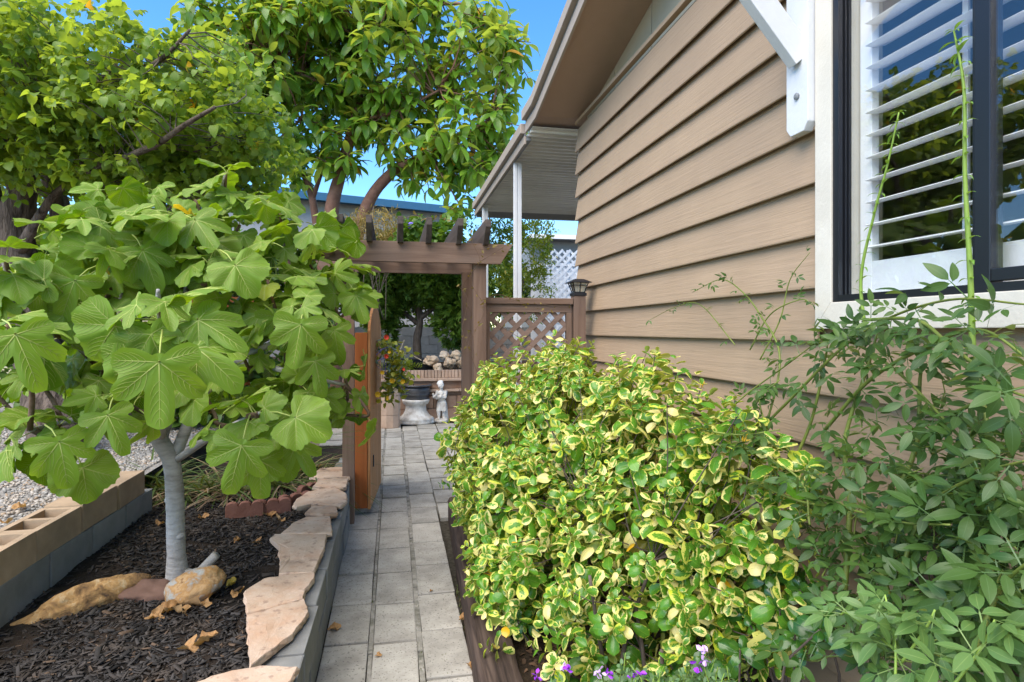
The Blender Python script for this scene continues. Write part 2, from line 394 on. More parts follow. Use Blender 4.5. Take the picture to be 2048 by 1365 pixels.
def bulk_mesh(name, temps, mats44, ti, mat, parent, smooth=True):
    V = []; F = []; Lc = []; n = 0
    mats44 = np.asarray(mats44); ti = np.asarray(ti)
    for k, (v, f, lc) in enumerate(temps):
        sel = mats44[ti == k]
        if len(sel) == 0: continue
        vv = np.einsum('nij,pj->npi', sel[:, :3, :3], v) + sel[:, None, :3, 3]
        l = np.repeat(lc[None], len(sel), 0).copy(); l[:, :, 2] = rng.random(len(sel))[:, None]
        fa = np.array(f); fa = (fa[None] + (np.arange(len(sel)) * len(v))[:, None, None] + n).reshape(-1, fa.shape[1])
        V.append(vv.reshape(-1, 3)); Lc.append(l.reshape(-1, 3)); F.append(fa); n += len(sel) * len(v)
    V = np.concatenate(V); Lc = np.concatenate(Lc); F = np.concatenate(F)
    k = F.shape[1]
    me = bpy.data.meshes.new(name)
    me.vertices.add(len(V)); me.vertices.foreach_set('co', V.astype(np.float32).ravel())
    me.loops.add(F.size); me.loops.foreach_set('vertex_index', F.astype(np.int32).ravel())
    me.polygons.add(len(F)); me.polygons.foreach_set('loop_start', np.arange(0, F.size, k, dtype=np.int32))
    at = me.attributes.new('lc', 'FLOAT_VECTOR', 'POINT'); at.data.foreach_set('vector', Lc.astype(np.float32).ravel())
    if smooth: me.polygons.foreach_set('use_smooth', np.ones(len(F), dtype=bool))
    me.materials.append(mat); me.update(calc_edges=True); me.validate()
    o = bpy.data.objects.new(name, me); C.objects.link(o)
    return adopt(o, parent)
def foliage(root, temps, mats44, ti, mat, n_obj=300, part='leaf', bulk='foliage', cell=16.0, size=0.06):
    """the leaves that show largest become parts of their own, the rest one stuff mesh"""
    mats44 = np.asarray(mats44); ti = np.asarray(ti)
    ctr = np.array([t[0].mean(0) for t in temps])[ti]
    pc = np.einsum('nij,nj->ni', mats44[:, :3, :3], ctr) + mats44[:, :3, 3]
    px, py, d = proj(pc)
    s = np.linalg.norm(mats44[:, :3, 1], axis=1) * size * FPX / np.maximum(d, 0.1)
    ok = (d > 0.2) & (px > -20) & (px < 2068) & (py > -20) & (py < 1385)
    occ = {}; vis = []
    for i in np.argsort(d):
        if not ok[i]: continue
        kx, ky = int(px[i] // cell), int(py[i] // cell)
        o_ = occ.get((kx, ky), 0)
        if o_ < 1: vis.append((s[i], i))
        occ[(kx, ky)] = o_ + 1
    vis.sort(reverse=True)
    pick = [i for _, i in vis[:n_obj]]
    mes = [mesh_data(part, t[0], t[1], mat, smooth=True, lc=t[2]) for t in temps]
    for i in pick: inst(part, mes[ti[i]], mats44[i], root)
    rest = np.ones(len(ti), bool); rest[pick] = False
    if rest.any():
        o = bulk_mesh(bulk, temps, mats44[rest], ti[rest], mat, root); o['kind'] = 'stuff'
def rvec(s=1.0): return rng.normal(size=3) * s
# ================================================================== THE SETTING
def sheet(name, x0, x1, y0, y1, z, mat, nx=40, ny=40, amp=0.0, fr=3.0, zf=None, kind='structure', label=None):
    xs = np.linspace(x0, x1, nx + 1); ys = np.linspace(y0, y1, ny + 1)
    v = []
    for y in ys:
        for x in xs:
            zz = z if zf is None else zf(x, y)
            v.append((x, y, zz + amp * mnoise.noise((x * fr, y * fr, 0.3)) + 0.4 * amp * mnoise.noise((x * fr * 3, y * fr * 3, 5.3))))
    f = [(j * (nx + 1) + i, j * (nx + 1) + i + 1, (j + 1) * (nx + 1) + i + 1, (j + 1) * (nx + 1) + i) for j in range(ny) for i in range(nx)]
    o = mobj(name, v, f, mat, None, True); o['kind'] = kind
    if label: o['label'] = label
    return o
sheet('ground', -400, 400, -400, 400, -0.06, M['ground'], 2, 2, label='dry bare ground around the garden')
PZT = 0.0      # top of the pavers
path = sheet('path', -0.36, 0.46, 0.3, 5.0, -0.030, M['sand'], 8, 40, 0.004, 20, label='narrow garden path of grey concrete pavers')
court = sheet('courtyard', -0.9, 4.4, 5.0, 10.0, -0.030, M['sand'], 20, 20, 0.004, 20, label='small paved courtyard beyond the open gate')

def slab_mesh(name, sx, sy, sz, bev, mat, seed=0, amp=0.0015):
    bm = bmesh.new(); bmesh.ops.create_cube(bm, size=1.0)
    for v in bm.verts: v.co.x *= sx; v.co.y *= sy; v.co.z = v.co.z * sz - sz / 2
    bmesh.ops.bevel(bm, geom=list(bm.edges), offset=bev, segments=2, profile=0.6, affect='EDGES')
    r = random.Random(seed)
    for v in bm.verts: v.co += Vector((r.uniform(-amp, amp), r.uniform(-amp, amp), r.uniform(-amp, amp) * 0.6))
    me = bpy.data.meshes.new(name); bm.to_mesh(me); bm.free(); me.materials.append(mat)
    me.polygons.foreach_set('use_smooth', np.zeros(len(me.polygons), dtype=bool))
    return me
pav = [slab_mesh('paver', 0.206, 0.405, 0.045, 0.006, M['concrete'], s, 0.002) for s in range(4)]
pav_c = [slab_mesh('paver', 0.29, 0.405, 0.045, 0.005, M['concrete'], s, 0.002) for s in range(3)]
cols = [(-0.218, 0.02), (0.010, 0.0), (0.242, 0.06)]
jf = MB()
for ci, (cx, off) in enumerate(cols):
    y = 0.62 + off
    while y < 9.75:
        fan = 1.0 + min(3.0, max(0, y - 2.3)) * 0.022
        if y < 5.6 or True:
            W_ = Matrix.Translation((cx * fan + rng.normal() * 0.002, y, PZT - 0.002 + abs(rng.normal()) * 0.003)) @ Matrix.Rotation(rng.normal() * 0.007, 4, 'Z') @ Matrix.Rotation(rng.normal() * 0.006, 4, 'X') @ Matrix.Rotation(rng.normal() * 0.008, 4, 'Y') @ Matrix.Diagonal((fan, 1, 1, 1))
            inst('paver', random.choice(pav), W_, path if y < 4.9 else court)
        y += 0.419 + rng.uniform(-0.006, 0.014) if y < 5 else 0.445 + rng.uniform(-0.01, 0.01)
for cx in [0.522, 0.828, 1.134, 1.44, 1.746, 2.052, -0.515, -0.82]:
    y = (5.0 if cx > 0 else 6.0) + rng.uniform(0, 0.06)
    while y < 9.7:
        W_ = Matrix.Translation((cx, y, PZT + rng.normal() * 0.002)) @ Matrix.Rotation(rng.normal() * 0.006, 4, 'Z')
        inst('paver', random.choice(pav_c), W_, court); y += 0.445 + rng.uniform(-0.008, 0.008)
for a, b in ((-0.1155, -0.0925), (0.1125, 0.1395), (0.346, 0.354)):     # mortar strips between the columns
    y = 0.5 if a < 0.3 else 5.0
    while y < 9.3:
        L_ = rng.uniform(0.5, 0.9); f0 = 1 + min(3.0, max(0, y - 2.3)) * 0.022; f1 = 1 + min(3.0, max(0, y + L_ - 2.3)) * 0.022
        g = rng.uniform(0.001, 0.004)
        jf.hexa([(a * f0 + g, y, -0.029), (b * f0 - g, y, -0.029), (b * f1 - g, y + L_, -0.029), (a * f1 + g, y + L_, -0.029),
                 (a * f0 + g, y, -0.004), (b * f0 - g, y, -0.004), (b * f1 - g, y + L_, -0.004), (a * f1 + g, y + L_, -0.004)]); y += L_ + rng.uniform(0.004, 0.03)
jf.build('joint_strip', M['joint'], path, bevel=0.002, seg=1)

# raised beds
bedz = lambda x, y: 0.235 + 0.03 * math.sin(x * 3 + 1) * math.cos(y * 1.7) + 0.015 * (y - 2.5)
bed = sheet('mulch_bed', -1.72, -0.38, 0.4, 6.6, 0.25, M['mulch_soil'], 60, 160, 0.016, 7, zf=bedz, label='raised garden bed of dark soil under the fig tree')
sheet('gravel_area', -14, -1.80, -2, 16, 0.46, M['gravel_bed'], 40, 40, 0.02, 1.5, label='pale gravel ground left of the block wall')
sheet('planting_strip', 0.44, 1.60, 0.2, 4.9, 0.10, M['soil'], 30, 60, 0.02, 4, label='strip of soil between the timber edging and the house wall')
sheet('rear_bed', -4, 6, 10.2, 24, 0.80, M['soil'], 40, 40, 0.05, 1.2, label='raised rear bed of dark soil behind the stone terrace')

# ------------------------------------------------------------------ retaining wall with flagstone caps
rw = thing('retaining_wall', (-0.43, 3.2, 0), 'low grey block retaining wall beside the path, capped with pink flagstones', 'wall')
cmu = [slab_mesh('block', 0.17, 0.392, 0.148, 0.004, M['block_grey'], s, 0.002) for s in range(3)]
for row in range(2):
    y = 0.75 + 0.2 * row; top = 0.148 + 0.149 * row
    while y < 5.5:
        sl = 0.012 * (y - 2.1)
        inst('block', random.choice(cmu), Matrix.Translation((-0.415 + rng.normal() * 0.003, y, top + sl * row)) @ Matrix.Rotation(rng.normal() * 0.006, 4, 'Z'), rw); y += 0.397
for row in range(2):
    inst('block', cmu[0], Matrix.Translation((-0.415, 5.78, 0.148 + 0.149 * row)), rw)
flags = [
 [(494,1232),(607.6,1197),(618.5,1221),(585.6,1265),(549,1294),(501,1331),(496,1269)],
 [(488.6,1184),(527,1159),(628,1142),(629.5,1155),(611,1177),(606,1195),(494,1227)],
 [(540,1078),(549,1070),(653,1070),(650,1093),(629.5,1137),(624,1141),(558,1145),(560,1122),(558,1093)],
 [(562,1067),(585.6,1045),(611,1032),(660.6,1031),(664,1066),(651,1068)],
 [(609,1026),(622,1014),(673,1010),(675,1026),(659,1030)],
 [(586,1009),(593,998),(615,985),(666,975),(692,987),(694,1003),(681,1010),(622,1007),(593,1013)],
 [(626,972),(637,958),(697,956),(692,974),(681,977)],
 [(618.5,954),(640.5,937),(708,932),(706,945),(699,953),(637,956)],
 [(378,1365),(420,1348),(520,1331),(598,1336),(580,1362),(548,1402),(500,1450),(380,1440)],
 [(280,1560),(330,1480),(500,1470),(540,1500),(480,1600),(380,1640)]]
def flagstone(poly, zt, th, name, mat, parent, seed):
    r = random.Random(seed); pts = []
    n = len(poly); c = np.mean(poly, 0)
    for i in range(n):
        a = np.array(poly[i]); b = np.array(poly[(i + 1) % n])
        k = max(2, int(np.linalg.norm(b - a) / 0.022))
        for j in range(k):
            t = j / k; p = a * (1 - t) + b * t
            q = p - c; q = q / (np.linalg.norm(q) + 1e-6)
            pts.append(p + q * (0.006 * mnoise.noise((p[0] * 25, p[1] * 25, seed)) + r.uniform(-0.002, 0.002)))
    pts = np.array(pts); m = len(pts); v = []; f = []
    rings = [(0.90, -th), (1.0, -th * 0.75), (1.012, -th * 0.4), (0.995, -0.004), (0.975, 0.0), (0.7, 0.0), (0.35, 0.0)]
    for k, (s, dz) in enumerate(rings):
        for p in pts:
            jx = r.uniform(-0.005, 0.005) if 0 < k < 3 else 0
            q = c + (p - c) * s + (p - c) / (np.linalg.norm(p - c) + 1e-6) * jx
            zz = zt + dz + (0.004 * mnoise.noise((q[0] * 14, q[1] * 14, seed)) if k >= 3 else 0) + (p[0] - c[0]) * tilt[0] + (p[1] - c[1]) * tilt[1]
            v.append((q[0], q[1], zz))
    for k in range(len(rings) - 1):
        for i in range(m):
            j = (i + 1) % m
            f.append((k * m + i, k * m + j, (k + 1) * m + j, (k + 1) * m + i))
    f.append(tuple(range(m - 1, -1, -1))); f.append(tuple((len(rings) - 1) * m + i for i in range(m)))
    return mobj(name, v, f, mat, parent)
for i, pl in enumerate(flags):
    tilt = (random.uniform(-.04, .04), random.uniform(-.03, .03))
    y0 = PZ(np.mean([p[0] for p in pl]), np.mean([p[1] for p in pl]), 0.33)[1]
    zt = 0.338 + 0.014 * (y0 - 2.1)
    poly = [PZ(x, y, zt)[:2] for x, y in pl]
    flagstone(poly, zt, 0.034, 'cap_stone', M['flag'], rw, i)

# ------------------------------------------------------------------ far block wall: tan cored blocks over grey ones
bw = thing('block_wall', (-1.72, 3.4, 0.2), 'two-course block wall left of the fig, hollow tan blocks over grey blocks', 'wall')
def cored(name, L_, W_, h, mat):
    b = MB(); t = 0.032
    b.box((-W_ / 2, -L_ / 2, -h), (-W_ / 2 + t, L_ / 2, 0)); b.box((W_ / 2 - t, -L_ / 2, -h), (W_ / 2, L_ / 2, 0))
    for y in (-L_ / 2, -0.016, L_ / 2 - t): b.box((-W_ / 2 + t, y, -h), (W_ / 2 - t, y + t, -0.001))
    b.box((-W_ / 2 + t, -L_ / 2 + t, -h), (W_ / 2 - t, L_ / 2 - t, -h + 0.03))
    o = b.build(name, mat, None); me = o.data; bpy.data.objects.remove(o); return me
tanb = cored('block', 0.40, 0.19, 0.150, M['block_tan'])
tans = slab_mesh('block', 0.19, 0.40, 0.15, 0.005, M['block_tan'], 5, 0.003)
greyb = slab_mesh('block', 0.19, 0.40, 0.19, 0.004, M['block_grey'], 3, 0.002)
ang = R(-2)
y = 0.55
while y < 4.3:
    x = -1.745 + 0.012 * (y - 3)
    inst('block', greyb, Matrix.Translation((x, y + 0.1, 0.425 + rng.normal() * 0.002)), bw)
    inst('block', tanb if y < 3.75 else tans, Matrix.Translation((x - 0.004 + rng.normal() * 0.005, y, 0.577 + rng.normal() * 0.004)) @ Matrix.Rotation(rng.normal() * 0.012, 4, 'Z'), bw)
    y += 0.406

# ------------------------------------------------------------------ timber edging
te = MB()
p0, p1 = np.array([0.325, 2.2]), np.array([0.445, 4.9]); dr = unit(p1 - p0); nr = np.array([dr[1], -dr[0]])
a0 = p0 - dr * 1.9
n = 60; vs = []; prof = [(0, -0.05), (0, 0.13), (0.008, 0.148), (0.02, 0.155), (0.06, 0.158), (0.10, 0.155), (0.15, 0.157), (0.172, 0.15), (0.18, 0.13), (0.18, -0.05)]
fs = []
for i in range(n + 1):
    q = a0 + dr * (4.55 * i / n)
    for (o_, z) in prof:
        k = mnoise.noise((i * 0.35, o_ * 30, z * 20)) * 0.007
        vs.append((q[0] + nr[0] * (o_ + k), q[1] + nr[1] * (o_ + k), z + k))
m_ = len(prof)
for i in range(n):
    for k in range(m_ - 1): fs.append((i * m_ + k, (i + 1) * m_ + k, (i + 1) * m_ + k + 1, i * m_ + k + 1))
fs += [tuple(range(m_)), tuple(n * m_ + k for k in range(m_ - 1, -1, -1))]
te.add(vs, fs); o = te.build('timber_edging', M['timber'], None, smooth=False)
tag(o, 'dark weathered railway timber edging the right side of the path', 'timber')

# ================================================================== THE HOUSE
XW = 1.515
house = thing('house', (3.0, 2.0, 0), 'tan lap-sided house with white-shuttered window along the right of the path', 'house')
Z0 = 1.672; EXP = 0.189
YC = 4.69
wy0, wy1, wz0, wz1 = 0.10, 1.763, 1.617, 3.02     # window opening
ty0, ty1, tz0, tz1 = wy0 - 0.12, wy1 + 0.078, wz0 - 0.09, wz1 + 0.1
for k in range(-8, 8):
    zb = Z0 + EXP * k; zt = zb + EXP + 0.012
    zt = min(zt, 3.224)
    spans = [(-2.5, YC)]
    if zb + EXP > tz0 + 0.01 and zb < tz1: spans = [(ty1 + 0.001, YC), (-2.5, ty0 - 0.001)]
    for (ya, yb) in spans:
        zz = zb
        b = MB(); n = max(2, int((yb - ya) / 0.35)); vs = []; fs = []
        for i in range(n + 1):
            yy = ya + (yb - ya) * i / n
            wv = 0.0025 * mnoise.noise((yy * 1.3, k * 3.1, 0))
            for (x, z) in ((XW - 0.0345, zz + wv), (XW - 0.0365, zz + 0.003 + wv), (XW - 0.0365, zz + 0.010 + wv), (XW - 0.006, zt), (XW + 0.002, zt), (XW + 0.002, zz + 0.05), (XW - 0.0245, zz + 0.045), (XW - 0.0275, zz + wv)):
                vs.append((x, yy, z))
        for i in range(n):
            for q in range(8): fs.append((i * 8 + q, i * 8 + (q + 1) % 8, (i + 1) * 8 + (q + 1) % 8, (i + 1) * 8 + q))
        fs += [tuple(range(7, -1, -1)), tuple(n * 8 + q for q in range(8))]
        b.add(vs, fs).build('siding_board', M['siding'], house)
# wall core, end wall, room
core = MB()
XI = XW + 0.115
core.box((XW + 0.004, -2.5, -0.05), (XI, YC - 0.012, wz0 - 0.02)).box((XW + 0.004, -2.5, wz1 + 0.02), (XI, YC - 0.012, 3.20))
core.box((XW + 0.004, wy1 + 0.02, wz0 - 0.02), (XI, YC - 0.012, wz1 + 0.02)).box((XW + 0.004, -2.5, wz0 - 0.02), (XI, wy0 - 0.02, wz1 + 0.02))
core.box((XI, YC - 0.13, -0.05), (6.2, YC - 0.012, 3.2)).box((XI, -2.5, -0.05), (6.2, -2.4, 3.2)).box((6.2, -2.5, -0.05), (6.3, YC - 0.012, 3.2))
core.build('wall_core', M['siding'], house)
rm = MB()
rm.box((XI + 0.001, -2.39, 0.6), (6.19, YC - 0.14, 0.65)).box((XI + 0.001, -2.39, 3.15), (6.19, YC - 0.14, 3.19)).box((4.4, -2.38, 0.66), (4.5, YC - 0.15, 3.14)).box((XI + 0.002, YC - 0.3, 0.66), (4.39, YC - 0.2, 3.14))
rm.build('room', M['room'], house)
# top trim board
box('frieze_board', (XW - 0.036, -2.5, 3.2255), (XW + 0.0, YC + 0.004, 3.252), M['siding'], house, 0.003)
# gable wedge panels, recessed, up to the rising soffit
def soff(y): return 3.278 + (0.21 * (YC - y) if y < YC else 0.0)
RID = 0.9
def roofz(y): return soff(y) if y >= RID else soff(RID) - 0.21 * (RID - y)
y = YC - 0.05
while y > -2.4:
    y2 = y - 0.62
    MB().prism([(y2 + 0.006, 3.262), (y - 0.006, 3.262), (y - 0.006, roofz(y - 0.006) - 0.001), (y2 + 0.006, roofz(y2 + 0.006) - 0.001)], 0, XW + 0.05, XW + 0.07).build('gable_panel', M['frieze'], house)
    y = y2
MB().prism([(-2.5, 3.23), (YC - 0.02, 3.23), (YC - 0.02, 3.272), (RID, roofz(RID) - 0.003), (-2.5, roofz(-2.5) - 0.003)], 0, XW + 0.075, XW + 0.11).build('gable_wall', M['greymetal'], house)
# roof: soffit slab, fascia and drip edge
XF = 1.137
def roofpoly(dz0, dz1, y0=-2.8, y1=5.06):
    lo = [(y0, roofz(y0) + dz0), (RID, roofz(RID) + dz0), (YC, roofz(YC) + dz0), (y1, roofz(y1) + dz0)]
    hi = [(y1, roofz(y1) + dz1), (YC, roofz(YC) + dz1), (RID, roofz(RID) + dz1), (y0, roofz(y0) + dz1)]
    return lo + hi
MB().prism(roofpoly(0.0, 0.05), 0, XF + 0.02, 6.6).build('soffit', M['soffit'], house)
MB().prism(roofpoly(0.052, 0.20, -2.85, 5.09), 0, XF + 0.021, 6.65).build('roof', M['greymetal'], house)
MB().prism(roofpoly(-0.02, 0.062), 0, XF, XF + 0.019).build('fascia', M['fascia'], house, bevel=0.003)
MB().prism(roofpoly(0.066, 0.085), 0, XF + 0.004, XF + 0.018).build('fascia_groove', M['greymetal'], house)
MB().prism(roofpoly(0.086, 0.17), 0, XF - 0.035, XF + 0.018).build('rain_gutter', M['fascia'], house, bevel=0.006)
# bracket
br = MB()
by0, by1 = 1.846, 1.962; bzb = PX(1598, 266, XW - 0.072)[2]
br.prism([(by0, bzb + 0.03), (by0 + 0.022, bzb), (by1 - 0.022, bzb), (by1, bzb + 0.03), (by1, 3.3), (by0, 3.3)], 0, XW - 0.072, XW - 0.034)
bkt = br.build('bracket', M['white'], house, bevel=0.003)
a_ = Vector((XW - 0.06, 1.898, bzb + 0.27)); d_ = Vector((-0.75, 0, 0.86)).normalized()
MB().bar(a_, a_ + d_ * 1.1, 0.045, 0.09, (0.75, 0, 0.6)).build('brace', M['white'], bkt, bevel=0.003)
bo = MB(); bo.lathe([(0.012, 0), (0.013, 0.006), (0.006, 0.010)], 0, 0, 10)
for v in range(len(bo.v)):
    x, y_, z = bo.v[v]; bo.v[v] = (XW - 0.0725 - z, 1.900 + x, bzb + 0.135 + y_)
bo.build('bolt', M['greymetal'], bkt)
# window
win = MB()
xt0, xt1 = XW - 0.048, XW + 0.002
win.prism([(ty0, tz0), (ty1, tz0), (wy1, wz0), (wy0, wz0)], 0, xt0, xt1)
win.prism([(ty1, tz0 + 0.001), (ty1, tz1), (wy1, wz1), (wy1, wz0 + 0.001)], 0, xt0 + 0.001, xt1)
win.prism([(ty0, tz0 + 0.001), (wy0, wz0 + 0.001), (wy0, wz1), (ty0, tz1)], 0, xt0 + 0.001, xt1)
win.prism([(ty0, tz1), (wy0, wz1 + 0.001), (wy1, wz1 + 0.001), (ty1, tz1)], 0, xt0 + 0.001, xt1)
window = win.build('window', M['trim'], house, bevel=0.003)
xo = XW - 0.040
fr = MB()
for (x0, x1, in_) in ((xo, xo + 0.016, 0.026), (xo + 0.016, xo + 0.028, 0.016), (xo + 0.028, xo + 0.032, 0.026), (xo + 0.032, xo + 0.042, 0.018), (xo + 0.042, xo + 0.046, 0.026), (xo + 0.046, xo + 0.058, 0.019)):
    fr.box((x0, wy1 - in_, wz0 + 0.001), (x1, wy1 - 0.001, wz1 - 0.001)); fr.box((x0, wy0 + 0.001, wz0 + 0.001), (x1, wy0 + in_, wz1 - 0.001))
    fr.box((x0, wy0 + in_ + 0.0005, wz0 + 0.001), (x1, wy1 - in_ - 0.0005, wz0 + in_ * 0.9)); fr.box((x0, wy0 + in_ + 0.0005, wz1 - in_ * 0.9), (x1, wy1 - in_ - 0.0005, wz1 - 0.001))
fr.build('window_frame', M['black'], window)
ym0, ym1 = 1.228, 1.296
MB().box((xo + 0.034, ym0, wz0 + 0.020), (xo + 0.052, ym1, wz1 - 0.020)).box((xo + 0.006, ym0 - 0.004, wz0 + 0.0195), (xo + 0.033, ym0 + 0.040, wz1 - 0.0195)).build('sash_stile', M['black'], window, bevel=0.003)
MB().box((xo + 0.006, wy0 + 0.03, wz0 + 0.028), (xo + 0.032, ym0 - 0.005, wz0 + 0.060)).build('sash_rail', M['black'], window, bevel=0.002)
mg, nt, b = newmat('window_glass')
gl = N(nt, 'ShaderNodeBsdfGlossy', None, Roughness=0.0, Color=(0.95, 0.93, 0.95, 1))
tp = N(nt, 'ShaderNodeBsdfTransparent', None, Color=(0.97, 0.98, 0.98, 1))
fz = N(nt, 'ShaderNodeLayerWeight', None, Blend=0.5)
gx = N(nt, 'ShaderNodeMixShader', None, _0=math_(nt, 'MULTIPLY_ADD', math_(nt, 'POWER', fz.outputs['Facing'], 3.0), 0.5, 0.06, True), _1=tp.outputs[0], _2=gl.outputs[0])
nt.links.new(gx.outputs[0], nt.nodes['Material Output'].inputs['Surface'])
MB().box((xo + 0.0425, ym1, wz0 + 0.02), (xo + 0.0450, wy1 - 0.020, wz1 - 0.02)).build('pane', mg, window)
MB().box((xo + 0.016, wy0 + 0.03, wz0 + 0.06), (xo + 0.019, ym0 - 0.004, wz1 - 0.03)).build('pane', mg, window)
# plantation shutters
sx = XW + 0.050
def shutter(y0, y1):
    fs_ = MB(); st = 0.05
    fs_.box((sx, y1 - st, wz0 - 0.02), (sx + 0.03, y1, wz1 + 0.05)).box((sx, y0, wz0 - 0.02), (sx + 0.03, y0 + st, wz1 + 0.05))
    fs_.box((sx + 0.001, y0 + st, wz0 - 0.02), (sx + 0.029, y1 - st, wz0 + 0.135)).box((sx + 0.001, y0 + st, wz1 - 0.06), (sx + 0.029, y1 - st, wz1 + 0.05))
    sh = fs_.build('shutter', M['shutter'], house, bevel=0.003)
    z = wz0 + 0.185
    while z < wz1 - 0.07:
        q = MB(); pts = []
        for k in range(12):
            a = 2 * math.pi * k / 12; ux, uz = math.cos(a) * 0.043, math.sin(a) * 0.0055
            c_, s_ = math.cos(R(9)), math.sin(R(9))
            pts.append((sx + 0.015 + ux * c_ - uz * s_, z + ux * s_ + uz * c_))
        n_ = len(pts); yv = (y0 + st + 0.002, y1 - st - 0.002)
        q.add([(p[0], yv[0], p[1]) for p in pts] + [(p[0], yv[1], p[1]) for p in pts], [tuple(range(n_)), tuple(range(2 * n_ - 1, n_ - 1, -1))] + [(i, i + n_, (i + 1) % n_ + n_, (i + 1) % n_) for i in range(n_)])
        q.build('louver', M['shutter'], sh, smooth=False); z += 0.0745
    yc = (y0 + y1) / 2 - 0.012
    box('tilt_rod', (sx + 0.0605, yc - 0.009, wz0 + 0.17), (sx + 0.0685, yc + 0.009, wz1 - 0.1), M['shutter'], sh)
lin = MB()
lin.box((xo + 0.0585, wy1 - 0.016, wz0), (XI + 0.03, wy1 + 0.015, wz1)).box((xo + 0.0585, wy0 - 0.015, wz0), (XI + 0.03, wy0 + 0.019, wz1)).box((xo + 0.0585, wy0 + 0.02, wz0 - 0.019), (XI + 0.03, wy1 - 0.02, wz0 + 0.012))
lin.build('window_lining', M['trim'], house)
shutter(1.115, 1.742); shutter(0.12, 1.105)

# ------------------------------------------------------------------ carport behind the house
car = thing('carport', (2.6, 6.6, 0), 'white metal carport awning on slim posts beyond the house corner', 'carport')
zc = 3.20; y = 4.86
def cz(y): return 3.244 - 0.006 * (y - 5)
while y < 8.2:
    y2 = min(y + 0.10, 8.24)
    b = MB()
    b.prism([(y, cz(y)), (y + 0.062, cz(y)), (y + 0.068, cz(y) - 0.020), (y2 - 0.006, cz(y) - 0.020), (y2 - 0.001, cz(y)), (y2 - 0.001, cz(y) + 0.006), (y, cz(y) + 0.006)], 0, XF + 0.022, 5.4)
    b.build('roof_pan', M['awning'], car); y = y2
def cpoly(d0, d1): return [(5.095, cz(5.1) + d0), (8.33, cz(8.33) + d0), (8.33, cz(8.33) + d1), (5.095, cz(5.1) + d1)]
MB().prism(cpoly(-0.072, 0.0), 0, XF + 0.0, XF + 0.02).build('fascia', M['fascia'], car, bevel=0.003)
MB().prism(cpoly(0.003, 0.02), 0, XF + 0.004, XF + 0.02).build('fascia_groove', M['greymetal'], car)
MB().prism(cpoly(0.021, 0.11), 0, XF - 0.035, XF + 0.02).build('rain_gutter', M['fascia'], car, bevel=0.006)
MB().box((XF + 0.021, 8.245, cz(8.2) - 0.095), (5.4, 8.31, cz(8.2) + 0.01)).build('rear_beam', M['greymetal'], car, bevel=0.004)
MB().box((XF + 0.021, 5.08, cz(5) - 0.012), (XF + 0.06, 8.24, cz(8.2) - 0.024)).build('edge_beam', M['greymetal'], car)
for (px, yy) in ((1034.5, 5.67), (970, 7.75)):
    c_ = PY(px, 600, yy); x = c_[0]; b = MB()
    b.box((x - 0.036, yy - 0.02, 0), (x - 0.004, yy + 0.02, 3.165)); b.box((x + 0.004, yy - 0.022, 0), (x + 0.040, yy + 0.018, 3.165))
    b.box((x - 0.0035, yy - 0.012, 0), (x + 0.0035, yy + 0.012, 3.165))
    p_ = b.build('post', M['white'], car, bevel=0.003)

# ------------------------------------------------------------------ arbor
arb = thing('arbor', (0.13, 4.5, 0), 'weathered redwood arbor with notched beams over the gate', 'arbor')
AX0, AX1, AYF, AYR = -0.345, 0.60, 4.16, 4.84
for x in (AX0, AX1):
    for yy in ((AYF, AYR) if x > 0 else (AYR,)):
        box('post', (x - 0.045, yy - 0.045, 0.0), (x + 0.045, yy + 0.045, 2.0), M['wood_z'], arb, 0.004)
for yy, x1, zb, h in ((AYF - 0.066, 0.83, 1.988, 0.14), (AYR + 0.066, 0.81, 1.992, 0.14)):
    x0 = -0.64
    MB().prism([(x0 + 0.09, zb), (x1 - 0.09, zb), (x1, zb + h), (x0, zb + h)], 1, yy - 0.02, yy + 0.02).build('beam', M['wood_x'], arb, bevel=0.003) if False else \
    MB().add([(x0 + 0.09, yy - 0.02, zb), (x1 - 0.09, yy - 0.02, zb), (x1, yy - 0.02, zb + h), (x0, yy - 0.02, zb + h), (x0 + 0.09, yy + 0.02, zb), (x1 - 0.09, yy + 0.02, zb), (x1, yy + 0.02, zb + h), (x0, yy + 0.02, zb + h)],
             [(0, 1, 2, 3), (7, 6, 5, 4), (0, 4, 5, 1), (1, 5, 6, 2), (2, 6, 7, 3), (3, 7, 4, 0)]).build('beam', M['wood_x'], arb, bevel=0.003)
for x in (-0.345, -0.15, 0.05, 0.24, 0.44, 0.635):
    z0_, z1_ = 2.115, 2.272; y0_, y1_ = 3.93, 5.07; x += rng.normal() * 0.004
    MB().prism([(y0_ + 0.10, z0_), (y1_ - 0.10, z0_), (y1_, z1_ - 0.03), (y1_, z1_), (y0_, z1_), (y0_, z1_ - 0.05)], 0, x - 0.019, x + 0.019).build('rafter', M['wood_y'], arb, bevel=0.003)

